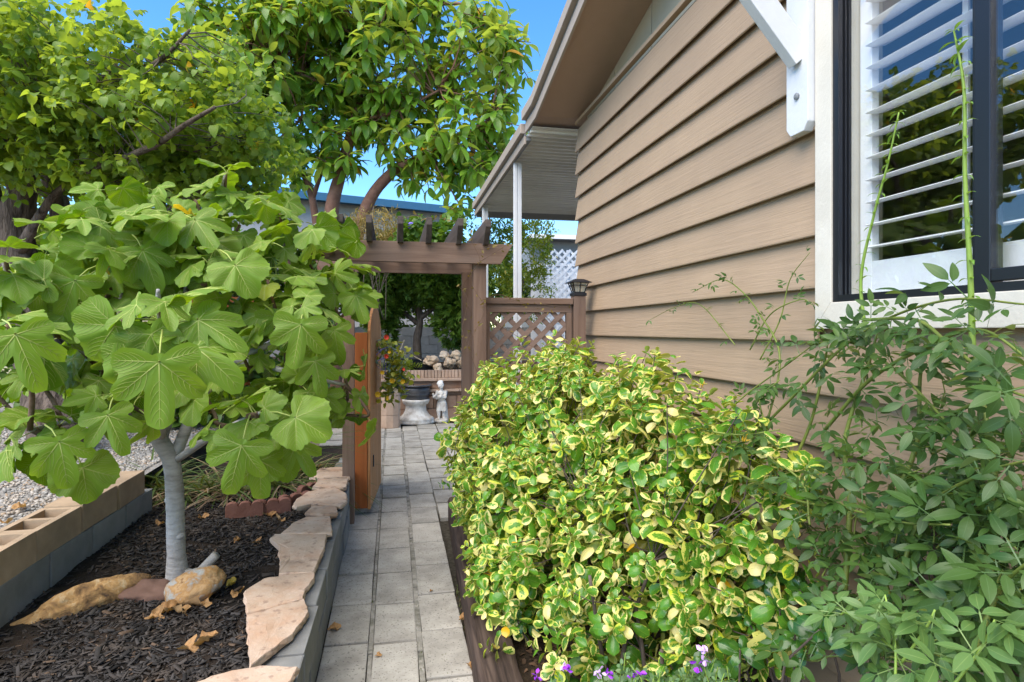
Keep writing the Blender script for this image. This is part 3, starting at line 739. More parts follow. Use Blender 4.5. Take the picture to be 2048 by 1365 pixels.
# ------------------------------------------------------------------ gate, swung open away from the camera
gate = thing('garden_gate', (-0.25, 5.0, 0), 'open arched redwood gate with orange-stained front edge and vertical boards', 'gate')
g0 = np.array([-0.205, 4.99]); g1 = np.array([-0.135, 5.88]); gd = unit(g1 - g0); gn = np.array([gd[1], -gd[0]]); GL = np.linalg.norm(g1 - g0)
def gp(s, o_, z): q = g0 + gd * s + gn * o_; return (q[0], q[1], z)
nb = 7
def gtop(s): t = s / GL; return 1.50 + 0.235 * math.sin(math.pi * min(1, max(0, t)) ** 0.9) ** 0.6
for i in range(nb):
    s0, s1 = GL * i / nb + 0.002, GL * (i + 1) / nb - 0.002
    ks = 4; ss = [s0 + (s1 - s0) * k / ks for k in range(ks + 1)]
    v = []; 
    for o_ in (0.0, 0.022):
        v += [gp(s0, o_, 0.05), gp(s1, o_, 0.05)] + [gp(s, o_, gtop(s)) for s in reversed(ss)]
    n_ = 2 + len(ss)
    f = [tuple(range(n_ - 1, -1, -1)), tuple(range(n_, 2 * n_))] + [(k, (k + 1) % n_, (k + 1) % n_ + n_, k + n_) for k in range(n_)]
    MB().add(v, f).build('board', M['wood_gate'], gate, bevel=0.002)
def gbox(name, s0, s1, o0, o1, z0_, z1_, mat, bev=0.004):
    v = [gp(s0, o0, z0_), gp(s0, o1, z0_), gp(s1, o1, z0_), gp(s1, o0, z0_), gp(s0, o0, z1_), gp(s0, o1, z1_), gp(s1, o1, z1_), gp(s1, o0, z1_)]
    return MB().hexa(v).build(name, mat, gate, bevel=bev)
gbox('stile', -0.002, 0.04, -0.104, -0.002, 0.06, 1.505, M['wood_orange'])
gbox('stile', GL - 0.05, GL, -0.06, -0.002, 0.06, 1.45, M['wood_orange'])
for z_ in (0.2, 0.8, 1.36): gbox('rail', 0.042, GL - 0.052, -0.045, -0.002, z_, z_ + 0.09, M['wood_orange'])
gbox('latch', 0.18, 0.20, 0.0225, 0.032, 0.36, 0.46, M['black'], 0.002)
# fence left of the arbor, mostly behind the fig
fl = thing('board_fence', (-2.2, 8.0, 0.2), 'orange-brown redwood fence glimpsed through the fig leaves left of the arbor', 'fence')
x = -1.75
while x > -2.7:
    box('board', (x - 0.135, 8.06, 0.45), (x, 8.08, 1.95 + rng.normal() * 0.008), M['wood_orange'], fl, 0.002); x -= 0.150
for z_ in (0.8, 1.7): box('rail', (-2.8, 8.082, z_), (-1.7, 8.12, z_ + 0.09), M['wood_x'], fl)

# ------------------------------------------------------------------ lattice fence
lf = thing('lattice_fence', (1.0, 4.28, 0), 'brown redwood lattice fence panel between the arbor and the house', 'fence')
FY = 4.28; lx0, lx1 = 0.652, 1.318; ltop = 1.762
box('top_rail', (lx0 - 0.005, FY - 0.045, ltop - 0.045), (lx1 + 0.004, FY + 0.045, ltop), M['wood_x'], lf, 0.004)
box('frame', (lx0, FY - 0.02, ltop - 0.105), (lx1, FY + 0.02, ltop - 0.047), M['wood_orange'] if False else M['wood_x'], lf, 0.003)
for x in (lx0, lx1 - 0.042): box('frame', (x, FY - 0.0215, 0.25), (x + 0.042, FY + 0.0215, ltop - 0.106), M['wood_z'], lf, 0.003)
box('frame', (lx0 + 0.043, FY - 0.02, 0.25), (lx1 - 0.043, FY + 0.02, 0.30), M['wood_x'], lf, 0.003)
def clip_diag(c, sgn, xa, xb, za, zb):
    # line z = sgn*x + c inside the rectangle
    pts = []
    for x in (xa, xb):
        z = sgn * x + c
        if za <= z <= zb: pts.append((x, z))
    for z in (za, zb):
        x = (z - c) / sgn
        if xa < x < xb: pts.append((x, z))
    return pts if len(pts) == 2 else None
def lattice(parent, xa, xb, za, zb, yc, pitch, w_, t, mats, name='slat'):
    for layer, sgn in ((0, 1), (1, -1)):
        c = -6.0
        while c < 9:
            s = clip_diag(c, sgn, xa, xb, za, zb)
            if s and math.dist(*s) > 0.03:
                yy = yc + (layer - 0.5) * t * 1.02
                (x1, z1), (x2, z2) = s
                MB().bar((x1, yy, z1), (x2, yy, z2), t, w_, (-sgn * 0.7, 0, 0.7)).build(name, mats[layer], parent)
            c += pitch
lattice(lf, lx0 + 0.03, lx1 - 0.03, 0.28, ltop - 0.09, FY, 0.128, 0.035, 0.009, (M['wood_slat'], M['wood_slat']))
box('post', (1.326, FY - 0.055, 0.0), (1.417, FY + 0.035, 1.782), M['wood_z'], lf, 0.004)
# solar lamp on the post
lx, ly, lz = 1.3715, FY - 0.010, 1.782
lamp = thing('post_lamp', (lx, ly, lz), 'small black solar lantern on top of the fence post', 'lamp')
def frustum(b, z0_, r0, z1_, r1): b.hexa([(lx - r0, ly - r0, z0_), (lx + r0, ly - r0, z0_), (lx + r0, ly + r0, z0_), (lx - r0, ly + r0, z0_), (lx - r1, ly - r1, z1_), (lx + r1, ly - r1, z1_), (lx + r1, ly + r1, z1_), (lx - r1, ly + r1, z1_)]); return b
frustum(frustum(MB(), lz + 0.0005, 0.052, lz + 0.022, 0.050), lz + 0.0222, 0.046, lz + 0.030, 0.040).build('base', M['black'], lamp, bevel=0.002)
frustum(frustum(MB(), lz + 0.098, 0.083, lz + 0.104, 0.080), lz + 0.1042, 0.076, lz + 0.127, 0.034).build('roof', M['black'], lamp, bevel=0.002)
mgl, nt, b = newmat('lamp_glass'); b.inputs['Base Color'].default_value = (0.75, 0.72, 0.6, 1); b.inputs['Roughness'].default_value = 0.25; b.inputs['Transmission Weight'].default_value = 0.6
frustum(MB(), lz + 0.030, 0.034, lz + 0.0975, 0.052).build('glass', mgl, lamp)
cage = MB()
for sx_, sy_ in ((1, 1), (1, -1), (-1, 1), (-1, -1), (0, 1), (0, -1), (1, 0), (-1, 0)):
    cage.bar((lx + sx_ * 0.038, ly + sy_ * 0.038, lz + 0.029), (lx + sx_ * 0.060, ly + sy_ * 0.060, lz + 0.0985), 0.006, 0.006)
for a in (0.078,):
    r_ = 0.0555
    for (p, q) in (((-1, -1), (1, -1)), ((1, -1), (1, 1)), ((1, 1), (-1, 1)), ((-1, 1), (-1, -1))):
        cage.bar((lx + p[0] * r_, ly + p[1] * r_, lz + a), (lx + q[0] * r_, ly + q[1] * r_, lz + a), 0.005, 0.005)
cage.build('cage', M['black'], lamp)

# ------------------------------------------------------------------ terrace wall at the back of the courtyard
tw = thing('terrace_wall', (1.2, 10.0, 0), 'stepped tan stone terrace wall behind the urn and the statue', 'wall')
M['tstone'] = pmat('terrace_stone', [(0.25, 0.165, 0.12), (0.40, 0.28, 0.21)], scale=6, rough=0.9, bump=0.7, bscale=30, bdist=0.008, var=0.14, spec=0.15, stain=((0.30, 0.15, 0.08), 4, 0.5))
M['tcap'] = pmat('terrace_cap', [(0.40, 0.28, 0.21), (0.52, 0.39, 0.30)], scale=6, rough=0.9, bump=0.5, bscale=30, var=0.10, spec=0.15)
def course(y, z0_, z1_, L_, dep, mat, name, jit=0.006, x0=-0.62, x1=4.4, off=0.0):
    x = x0 + off
    while x < x1:
        l = L_ * rng.uniform(0.8, 1.2)
        box(name, (x + 0.004, y + rng.normal() * jit, z0_ + 0.003), (min(x + l, x1) - 0.004, y + dep, z1_ - 0.003), mat, tw, 0.006); x += l
course(9.93, 0.0, 0.215, 0.42, 0.25, M['tstone'], 'block')
course(9.95, 0.215, 0.43, 0.42, 0.25, M['tstone'], 'block', off=-0.2)
course(9.97, 0.43, 0.50, 0.5, 0.22, M['tstone'], 'block', off=-0.1)
course(9.90, 0.50, 0.545, 0.6, 0.30, M['tcap'], 'cap_stone')
course(9.99, 0.545, 0.675, 0.5, 0.22, M['tstone'], 'block', off=-0.15)
course(9.94, 0.675, 0.725, 0.55, 0.32, M['tcap'], 'cap_stone', off=-0.2)
x = -0.62
while x < 4.4:      # ribbed edging bricks
    b = MB()
    for k in range(5):
        b.prism([(x + k * 0.056 + 0.002, 10.02), (x + k * 0.056 + 0.012, 10.008), (x + k * 0.056 + 0.046, 10.008), (x + k * 0.056 + 0.054, 10.02), (x + k * 0.056 + 0.054, 10.08), (x + k * 0.056 + 0.002, 10.08)], 2, 0.727, 0.855 + rng.normal() * 0.001)
    b.build('edging_brick', M['tcap'], tw); x += 0.285
# block stack by the gate
bs = thing('block_stack', (-0.12, 9.2, 0), 'short stack of tan blocks beside the gate, left of the urn', 'blocks')
c0 = PZ(782, 858, 0.0)
for k, (z0_, z1_) in enumerate(((0.0, 0.20), (0.203, 0.43), (0.433, 0.64))):
    b = MB().lathe([(0.16 + 0.004 * k, z0_), (0.165, z0_ + 0.01), (0.163, z1_ - 0.01), (0.158, z1_)], c0[0] - 0.02, c0[1] + 0.17, 10, jit=0.05)
    b.build('block', M['tcap'], bs)
# back boundary wall of grey blocks
rbw = thing('boundary_wall', (1.0, 13.6, 0.8), 'grey block boundary wall in the shade behind the juniper', 'wall')
rb = slab_mesh('block', 0.395, 0.15, 0.195, 0.004, M['block_grey'], 9)
for r_ in range(4):
    x = -2.2 + 0.2 * (r_ % 2)
    while x < 4.6: inst('block', rb, Matrix.Translation((x, 13.6, 1.0 + 0.2 * r_)), rbw); x += 0.4

# ------------------------------------------------------------------ neighbours
M['blue_roof'] = plain('blue_roof_edge', (0.03, 0.12, 0.22), 0.5)
M['nb_wall'] = pmat('neighbour_stucco', [(0.34, 0.34, 0.34), (0.40, 0.40, 0.40)], scale=5, rough=0.9, bump=0.1, var=0)
M['nb_white'] = plain('white_fascia', (0.75, 0.76, 0.77), 0.6)
M['yellow'] = pmat('pale_yellow_siding', [(0.55, 0.50, 0.32), (0.62, 0.57, 0.38)], scale=4, rough=0.7, bump=0.1, var=0.04)
nb = thing('neighbour_house', (-2, 17, 0), 'grey neighbour house with blue roof edge behind the rubber tree', 'house')
A_ = P(420, 366, 15.0); B_ = P(905, 416, 17.5)
dv = Vector(B_ - A_); dv.z = 0; back = Vector((-dv.y, dv.x, 0)).normalized()
if back.y < 0: back = -back
A3, B3 = Vector(A_), Vector(B_); zt_ = (A3.z + B3.z) / 2
def slab(p, q, b0, b1, z0p, z1p, z0q, z1q): 
    return MB().hexa([p + back * b0 + Vector((0, 0, z0p)), q + back * b0 + Vector((0, 0, z0q)), q + back * b1 + Vector((0, 0, z0q)), p + back * b1 + Vector((0, 0, z0p)),
                      p + back * b0 + Vector((0, 0, z1p)), q + back * b0 + Vector((0, 0, z1q)), q + back * b1 + Vector((0, 0, z1q)), p + back * b1 + Vector((0, 0, z1p))])
slab(A3, B3, 0, 0.08, -0.16, 0.05, -0.16, 0.05).build('roof_edge', M['blue_roof'], nb)
slab(A3, B3, 0.09, 6.0, -0.10, 0.0, -0.10, 0.0).build('roof', M['blue_roof'], nb)
slab(A3, B3, 0.5, 5.6, -A3.z, -0.105, -B3.z, -0.105).build('wall', M['nb_wall'], nb)
ne = thing('white_fascia_house', (5.2, 17.5, 0), 'white-edged neighbour roof behind the white lattice at the house corner', 'house')
q0 = P(1060, 470, 15.5); q1 = P(1300, 474, 16.5)
MB().box((q0[0], q0[1], q0[2] - 0.08), (q1[0], q0[1] + 0.1, q0[2] + 0.03)).build('fascia', M['nb_white'], ne)
MB().box((q0[0], q0[1] + 0.101, q0[2] - 0.07), (q1[0], q0[1] + 5, q0[2])).build('roof', M['greymetal'], ne)
MB().box((q0[0] + 0.1, q0[1] + 0.5, 0), (q1[0], q0[1] + 4.8, q0[2] - 0.072)).build('wall', M['greymetal'], ne)
wl = thing('white_lattice', (3.2, 11.6, 0.8), 'white diagonal lattice screen by the house corner under the carport', 'lattice')
w0 = PY(1088, 499, 11.6); w1 = PY(1200, 499, 11.6); zb_ = 1.5
lattice(wl, w0[0], w1[0], 0.85, w0[2], 11.6, 0.165, 0.045, 0.012, (M['nb_white'], M['nb_white']))
yx = PY(1138, 500, 11.6)[0]
box('post', (yx - 0.03, 11.63, 0.8), (yx + 0.03, 11.69, w0[2]), M['nb_white'], wl)
shd = thing('white_shed', (3.6, 12.6, 0.8), 'pale shed wall seen through the white lattice', 'shed')
box('wall', (w0[0] + 0.1, 12.1, 0.7), (w1[0] + 1, 13.2, w0[2] - 0.28), M['nb_white'], shd)
box('roof', (w0[0] + 0.05, 12.05, w0[2] - 0.279), (w1[0] + 1.05, 13.3, w0[2] - 0.22), M['nb_white'], shd)
yh = thing('yellow_house', (-9, 13, 0.4), 'pale yellow lap-sided neighbour house behind the left tree trunks', 'house')
c1 = P(-60, 300, 12.0); c2 = P(430, 300, 13.5)
for k in range(22):
    z_ = 0.4 + 0.15 * k
    MB().bar((c1[0], c1[1], z_ + 0.07), (c2[0], c2[1], z_ + 0.07), 0.03, 0.145, (0, -0.12, 1)).build('siding_board', M['yellow'], yh)
MB().bar((c1[0], c1[1] + 0.4, 2.0), (c2[0], c2[1] + 0.4, 2.0), 0.5, 3.2).build('wall', M['yellow'], yh)
MB().bar((c1[0], c1[1] + 0.2, 3.75), (c2[0], c2[1] + 0.2, 3.75), 1.4, 0.1).build('roof', M['greymetal'], yh)
# ================================================================== PLANTS
def in_blobs(n, blobs, shell=0.55):
    """points inside a union of ellipsoids (centre, radii), denser towards the outside; returns points and outward directions"""
    vol = np.array([b[1][0] * b[1][1] * b[1][2] for b in blobs]); k = rng.choice(len(blobs), n, p=vol / vol.sum())
    d = rng.normal(size=(n, 3)); d /= np.linalg.norm(d, axis=1)[:, None]
    r = shell + (1 - shell) * rng.random(n) ** 0.6
    c = np.array([b[0] for b in blobs])[k]; a = np.array([b[1] for b in blobs])[k]
    pts = c + d * a * r[:, None]
    wob = np.array([mnoise.noise(Vector(p) * 1.4) for p in pts])
    return pts + d * (wob * 0.25 * a.mean(1))[:, None], d
def nearest_on(limbs, p):
    best = None
    for li in limbs:
        for (q, r) in li:
            e = np.linalg.norm(q - p) + 0.35 * max(0, q[2] - p[2])
            if best is None or e < best[0]: best = (e, q, r)
    return best
def smooth_line(pts, n=6):
    """Catmull-Rom through the points"""
    p = [np.array(q, float) for q in pts]; p = [2 * p[0] - p[1]] + p + [2 * p[-1] - p[-2]]
    out = []
    for i in range(1, len(p) - 2):
        for k in range(n):
            t = k / n
            out.append(0.5 * ((2 * p[i]) + (-p[i - 1] + p[i + 1]) * t + (2 * p[i - 1] - 5 * p[i] + 4 * p[i + 1] - p[i + 2]) * t * t + (-p[i - 1] + 3 * p[i] - 3 * p[i + 1] + p[i + 2]) * t ** 3))
    out.append(p[-2]); return out
def limb(mb, pts, r0, r1, n=8, sides=9, knob=0.06, power=1.0):
    ln = smooth_line(pts, n); k = len(ln)
    rad = [(r0 + (r1 - r0) * (i / (k - 1)) ** power) * (1 + knob * mnoise.noise((i * 0.9, r0 * 90, ln[i][2] * 3))) for i in range(k)]
    mb.tube(ln, rad, sides)
    return list(zip([np.array(q) for q in ln], rad))
def twig_between(mb, a, b, r0, r1, sag=0.1, n=4, sides=5):
    a = np.array(a); b = np.array(b); L_ = np.linalg.norm(b - a)
    pts = []
    off = rvec(0.08 * L_); off[2] -= sag * L_
    for i in range(n + 1):
        t = i / n; pts.append(a * (1 - t) + b * t + off * 4 * t * (1 - t))
    mb.tube(pts, [r0 + (r1 - r0) * i / n for i in range(n + 1)], sides, cap=False)
    return unit(pts[-1] - pts[-2])

# ------------------------------------------------------------------ FIG TREE
M['fig_leaf'] = leafmat('fig_leaf', (0.060, 0.150, 0.008), (0.175, 0.315, 0.014), back=(0.21, 0.34, 0.045), trans=0.45, rough=0.40, yellow=0.012, yellow_col=(0.55, 0.42, 0.03), spec=0.28)
M['fig_vein'] = pmat('fig_vein', [(0.30, 0.37, 0.075), (0.38, 0.43, 0.11)], scale=9, rough=0.5, bump=0, var=0.05)
figRaw = {}
def fig_template(seed, beta, lobes=5, size=0.24, petl=0.11, deep=0.5):
    r = random.Random(seed); NT_ = 84; rings = [0.0, 0.3, 0.55, 0.78, 0.93, 1.0]
    if lobes == 5: LB = [(0, 1.15, deep * 0.92), (0.84, 0.92, deep), (-0.84, 0.90, deep), (1.75, 0.72, 0.62), (-1.75, 0.70, 0.62)]
    elif lobes == 3: LB = [(0, 1.08, 0.70), (0.95, 0.93, 0.72), (-0.95, 0.95, 0.72), (1.85, 0.72, 0.7), (-1.85, 0.70, 0.7)]
    else: LB = [(0, 1.05, 0.95), (1.0, 0.88, 0.85), (-1.0, 0.88, 0.85), (1.9, 0.72, 0.7), (-1.9, 0.72, 0.7)]
    LB = [(a + r.uniform(-.06, .06), R_ * r.uniform(.93, 1.07), w_ * r.uniform(.92, 1.08)) for a, R_, w_ in LB]
    S = size * 0.62
    def rad(th):
        s = 0
        for a, R_, w_ in LB:
            d = (th - a + math.pi) % (2 * math.pi) - math.pi
            s += (R_ * math.exp(-(abs(d) / w_) ** 2.9)) ** 3
        return S * max(s ** (1 / 3), 0.16) * (1 + 0.022 * math.sin(th * 31) + 0.012 * math.sin(th * 57))
    ph = [r.uniform(0, 6) for _ in range(4)]
    cupv = r.uniform(-0.15, 0.25); drp = r.uniform(0.6, 2.2)
    def hgt(x, y):
        rr = math.hypot(x, y) / S; th = math.atan2(x, y)
        va = min(abs((th - a + math.pi) % (2 * math.pi) - math.pi) for a, _, _ in LB)
        return S * (0.16 * min(va, 0.5) * rr - drp * 0.16 * rr ** 2 + cupv * 0.3 * (x / S) ** 2 + 0.06 * rr * math.sin(5 * th + ph[0]) + 0.10 * rr ** 2 * math.sin(3 * th + ph[1]) + 0.05 * rr ** 3 * math.sin(11 * th + ph[2]) + 0.018 * math.sin(x / S * 11 + ph[2]) * math.sin(y / S * 9 + ph[3]))
    v = []; f = []; mi = []; lc = []
    cb, sb = math.cos(beta), math.sin(beta)
    def put(x, y, z): return (x, petl + y * cb + z * sb * 0.0 + z * sb, -y * sb + z * cb)
    v.append(put(0, 0, 0)); lc.append((0, 0.3, 0))
    for k in range(1, len(rings)):
        for i in range(NT_):
            th = -math.pi + 2 * math.pi * i / NT_; q = rad(th) * rings[k]; x, y = q * math.sin(th), q * math.cos(th)
            v.append(put(x, y, hgt(x, y))); lc.append((0.5, 0.5, 0))
    for i in range(NT_):
        j = (i + 1) % NT_
        f.append((0, 1 + i, 1 + j)); mi.append(0)
        for k in range(len(rings) - 2):
            a, b = 1 + k * NT_, 1 + (k + 1) * NT_
            f.append((a + i, b + i, b + j, a + j)); mi.append(0)
    f = [q if len(q) == 4 else q for q in f]
    def vein(th0, r0, r1, w0, w1, bend=0.0, x0=0.0, y0=0.0, n=7):
        pts = []
        for i in range(n + 1):
            t = i / n; rr = r0 + (r1 - r0) * t; th = th0 + bend * t
            pts.append((x0 + rr * math.sin(th), y0 + rr * math.cos(th)))
        for sgn in (1, -1):
            b0 = len(v)
            for i, (x, y) in enumerate(pts):
                x2, y2 = pts[min(i + 1, n)]; x1, y1 = pts[max(i - 1, 0)]
                dx, dy = x2 - x1, y2 - y1; L_ = math.hypot(dx, dy) + 1e-9; nx, ny = dy / L_, -dx / L_
                w_ = w0 + (w1 - w0) * i / n
                for s in (-1, 0, 1):
                    X, Y = x + nx * w_ * s, y + ny * w_ * s
                    v.append(put(X, Y, hgt(x, y) + sgn * (0.0012 if s else 0.0022))); lc.append((0, 0, 0))
            for i in range(n):
                for s in (0, 1):
                    a = b0 + i * 3 + s
                    f.append((a, a + 1, a + 4, a + 3)); mi.append(1)
        return pts
    for a, R_, w_ in LB:
        R1 = rad(a) * 0.94
        pts = vein(a, 0, R1, 0.0018, 0.0005)
        for k in range(2, 7):
            x, y = pts[k]; rem = R1 * (1 - k / 7)
            for s in (-1, 1):
                th = a + s * 0.85
                # length to the margin
                L_ = 0.0
                while L_ < S and math.hypot(x + L_ * math.sin(th), y + L_ * math.cos(th)) < rad(math.atan2(x + L_ * math.sin(th), y + L_ * math.cos(th))) * 0.93: L_ += S * 0.03
                L_ = min(L_, S * 0.5)
                # stop half way to a neighbouring main vein
                if L_ > S * 0.05: vein(th, 0, L_, 0.00065, 0.0003, -s * 0.35, x, y, 4)
    # petiole
    b0 = len(v); n = 5; seg = 6
    for i in range(seg + 1):
        t = i / seg; rr = 0.0034 - 0.0008 * t
        for k in range(n):
            an = 2 * math.pi * k / n
            v.append((rr * math.cos(an), petl * t, rr * math.sin(an) - 0.018 * math.sin(math.pi * t) * -1 * 0.6)); lc.append((0, 0, 0))
    for i in range(seg):
        for k in range(n):
            f.append((b0 + i * n + k, b0 + i * n + (k + 1) % n, b0 + (i + 1) * n + (k + 1) % n, b0 + (i + 1) * n + k)); mi.append(1)
    figRaw[seed] = (np.array(v), f, mi, np.array(lc))
    return mesh_data('leaf', v, f, [M['fig_leaf'], M['fig_vein']], mi, True, lc)
figT = [fig_template(s, R(b_), l, sz, pt, dp) for s, (b_, l, sz, pt, dp) in enumerate([
    (35, 5, 0.26, 0.12, 0.42), (55, 5, 0.25, 0.11, 0.44), (70, 3, 0.25, 0.12, 0.5), (20, 3, 0.25, 0.10, 0.5), (45, 1, 0.23, 0.10, 0.5), (60, 3, 0.25, 0.13, 0.5), (10, 5, 0.24, 0.12, 0.48), (80, 5, 0.25, 0.10, 0.43)])]
fb = PZ(357, 1168, 0.25)
fig = thing('fig_tree', fb, 'young fig tree with pale grey trunk and large lobed leaves in the mulch bed', 'tree')
d0 = float(proj(fb)[2])
tm = MB()
trunk = [fb + np.array([0, 0, -0.08]), P(352, 1090, d0), P(350, 1000, d0), P(343, 925, d0), P(322, 885, d0 - 0.02), P(300, 845, d0 - 0.05)]
ln = smooth_line(trunk, 6); k = len(ln)
rad_ = [0.075, 0.068, 0.058, 0.050, 0.046] + [0.043 - 0.005 * i / k for i in range(5, k)]
rad_ = [r_ * (1 + 0.07 * mnoise.noise((i * 1.1, 3.3, 0))) for i, r_ in enumerate(rad_)]
tm.tube(ln, rad_, 14)
tm.build('trunk', M['bark_fig'], fig, smooth=True)
sm = MB(); s0 = P(395, 1150, d0); s1 = P(432, 1110, d0)
sm.tube([fb + np.array([0.03, 0, 0.04]), s0, s1], [0.04, 0.026, 0.022], 10); sm.build('branch_stub', M['bark_fig'], fig, smooth=True)
for (px_, py_) in ((328, 1000), (371, 1072), (370, 1140), (332, 1060)):
    kb = MB(); c_ = P(px_ + (12 if px_ < 350 else -12), py_, d0 - 0.01)
    bm_ = bmesh.new(); bmesh.ops.create_icosphere(bm_, subdivisions=2, radius=0.026)
    kb.add([tuple(np.array(v.co) * [1, 1, 0.8] + c_) for v in bm_.verts], [tuple(x.index for x in q.verts) for q in bm_.faces]); bm_.free()
    kb.build('knot', M['bark_fig'], fig, smooth=True)
limbs = []
def fl_limb(pts, r0, r1, sides=9):
    mb = MB(); l_ = limb(mb, [P(*q) for q in pts], r0, r1, 5, sides, 0.10); mb.build('branch', M['bark_fig'], fig, smooth=True); limbs.append(l_)
fl_limb([(335, 915, 2.98), (290, 820, 2.9), (230, 745, 2.8), (120, 668, 2.7), (40, 622, 2.6), (5, 520, 2.5)], 0.030, 0.006)
fl_limb([(345, 925, 2.98), (400, 800, 3.0), (470, 720, 3.05), (540, 690, 3.1), (620, 640, 3.3), (680, 560, 3.5)], 0.030, 0.006)
fl_limb([(322, 885, 2.98), (365, 720, 3.05), (372, 600, 3.1), (385, 520, 3.15), (430, 420, 3.3), (450, 350, 3.3)], 0.028, 0.006)
fl_limb([(400, 800, 3.0), (440, 650, 3.25), (520, 560, 3.5), (580, 480, 3.7), (650, 440, 3.9)], 0.024, 0.006)
fl_limb([(290, 820, 2.9), (250, 700, 2.95), (240, 600, 3.0), (250, 500, 3.05), (265, 430, 3.0)], 0.022, 0.006)
fl_limb([(322, 885, 2.98), (325, 790, 2.6), (330, 700, 2.25), (318, 610, 2.1), (316, 580, 2.06)], 0.022, 0.006)
fl_limb([(345, 925, 2.98), (430, 870, 2.8), (500, 835, 2.5), (520, 826, 2.42)], 0.020, 0.006)
fl_limb([(290, 820, 2.9), (200, 830, 2.75), (110, 850, 2.55), (60, 860, 2.4)], 0.020, 0.009)
fl_limb([(470, 720, 3.05), (560, 740, 3.0), (640, 760, 3.1), (690, 770, 3.2)], 0.018, 0.008)
shoots = [(318, 610, 2.06, 7, 1.02), (605, 612, 2.85, 7, 1.0), (512, 826, 2.42, 7, 1.0), (55, 858, 2.42, 6, .9), (15, 648, 2.2, 6, 1.0), (452, 345, 3.3, 6, .95), (350, 430, 3.0, 7, 1), (262, 432, 3.0, 7, 1.05),
          (560, 425, 3.5, 6, .95), (650, 442, 3.8, 6, .9), (690, 520, 3.8, 6, .95), (655, 650, 3.4, 6, .95), (690, 745, 3.3, 6, .9), (200, 525, 2.8, 7, 1), (125, 585, 2.7, 7, 1), (420, 520, 2.85, 7, 1), (535, 560, 3.1, 6, 1),
          (10, 520, 2.45, 6, 1), (225, 790, 2.45, 6, .95), (120, 850, 2.5, 6, .95), (400, 770, 2.65, 6, .9), (600, 770, 2.95, 6, .95), (245, 640, 2.75, 6, 1), (475, 690, 2.9, 6, 1), (570, 690, 3.1, 6, .95), (330, 520, 3.0, 6, 1),
          (480, 450, 3.3, 6, 1), (620, 530, 3.6, 6, .95), (60, 710, 2.6, 6, 1), (160, 700, 2.75, 6, .95), (390, 400, 3.35, 6, .95), (520, 400, 3.6, 6, .9), (300, 730, 2.85, 5, .9), (440, 620, 3.1, 6, 1), (350, 640, 3.0, 5, 1),
          (710, 600, 3.6, 5, .9), (590, 470, 3.6, 6, .9), (160, 455, 3.0, 5, .95), (90, 520, 2.8, 5, .95), (500, 620, 3.3, 5, 1), (640, 590, 3.6, 5, .95), (400, 470, 3.2, 5, 1), (300, 480, 3.1, 5, 1), (690, 830, 3.3, 4, .8), (560, 870, 2.75, 5, .9), (-30, 760, 2.5, 5, 1), (440, 850, 2.6, 3, .85)]
nleaf = 0
for (px_, py_, d_, nl_, sz_) in shoots:
    tip = P(px_, py_, d_)
    _, q, r_ = nearest_on(limbs, tip + np.array([0, 0, -0.10]))
    up = unit(unit(tip - q) * 0.7 + np.array([0, 0, 0.6]) + unit(np.array([-0.2, -1, 0])) * 0.3)
    tb = MB(); base = tip - up * 0.16
    pts = smooth_line([q, (q + base) / 2 + rvec(0.02), base, tip], 4)
    tb.tube(pts, [0.011 - 0.003 * i / (len(pts) - 1) for i in range(len(pts))], 7); tb.build('shoot', M['twig_fig'], fig, smooth=True)
    az0 = rng.uniform(0, 6.28)
    side = unit(np.cross(up, [0.3, 0.2, 1.0])); s2 = np.cross(up, side)
    for i in range(nl_):
        t = i / max(1, nl_ - 1); az = az0 + i * 2.4 + rng.normal() * 0.25
        rd = side * math.cos(az) + s2 * math.sin(az)
        el = -0.25 + 1.0 * t + rng.normal() * 0.28
        pd = unit(rd * math.cos(el) + up * math.sin(el) + np.array([-0.05, -0.16, 0]))
        pos = tip - up * 0.13 * (1 - t)
        s_ = sz_ * (0.93 - 0.38 * t * rng.uniform(0.4, 1)) * rng.uniform(0.75, 1.12)
        u_ = unit(np.array([0, 0, 1.0]) + np.array([-0.1, -0.25, 0]) + rvec(0.42))
        ch = rng.choice([0, 1, 2, 5, 7] if t < 0.6 else [3, 4, 6, 3, 1])
        Wm = frame(pos, pd, u_, s_)
        inst('leaf', figT[ch], Wm, fig); nleaf += 1
# inner and rear leaves of the crown, joined
fv, ff, fmi, flc = [], [], [], []; nv = 0
for i in range(260):
    px_, py_ = rng.uniform(20, 730), rng.uniform(370, 830)
    if ((px_ - 380) / 380) ** 2 + ((py_ - 610) / 250) ** 2 > 1: continue
    if py_ > 790 and 260 < px_ < 420: continue
    p = P(px_, py_, 2.85 + 0.0009 * (px_ - 200) + rng.uniform(-0.2, 0.65))
    az = rng.uniform(0, 6.28); Wm = frame(p, unit(np.array([math.cos(az), math.sin(az), rng.uniform(-0.2, 0.6)])), unit(np.array([-0.1, -0.3, 1]) + rvec(0.5)), rng.uniform(0.6, 0.95))
    v_, f_, m_, l_ = figRaw[int(rng.integers(8))]
    fv.append(v_ @ Wm[:3, :3].T + Wm[:3, 3]); ff += [tuple(q + nv for q in t) for t in f_]; fmi += m_; l2 = l_.copy(); l2[:, 2] = rng.random(); flc.append(l2); nv += len(v_)
o = mobj('inner_foliage', np.concatenate(fv), ff, [M['fig_leaf'], M['fig_vein']], fig, True, fmi, np.concatenate(flc)); o['kind'] = 'stuff'
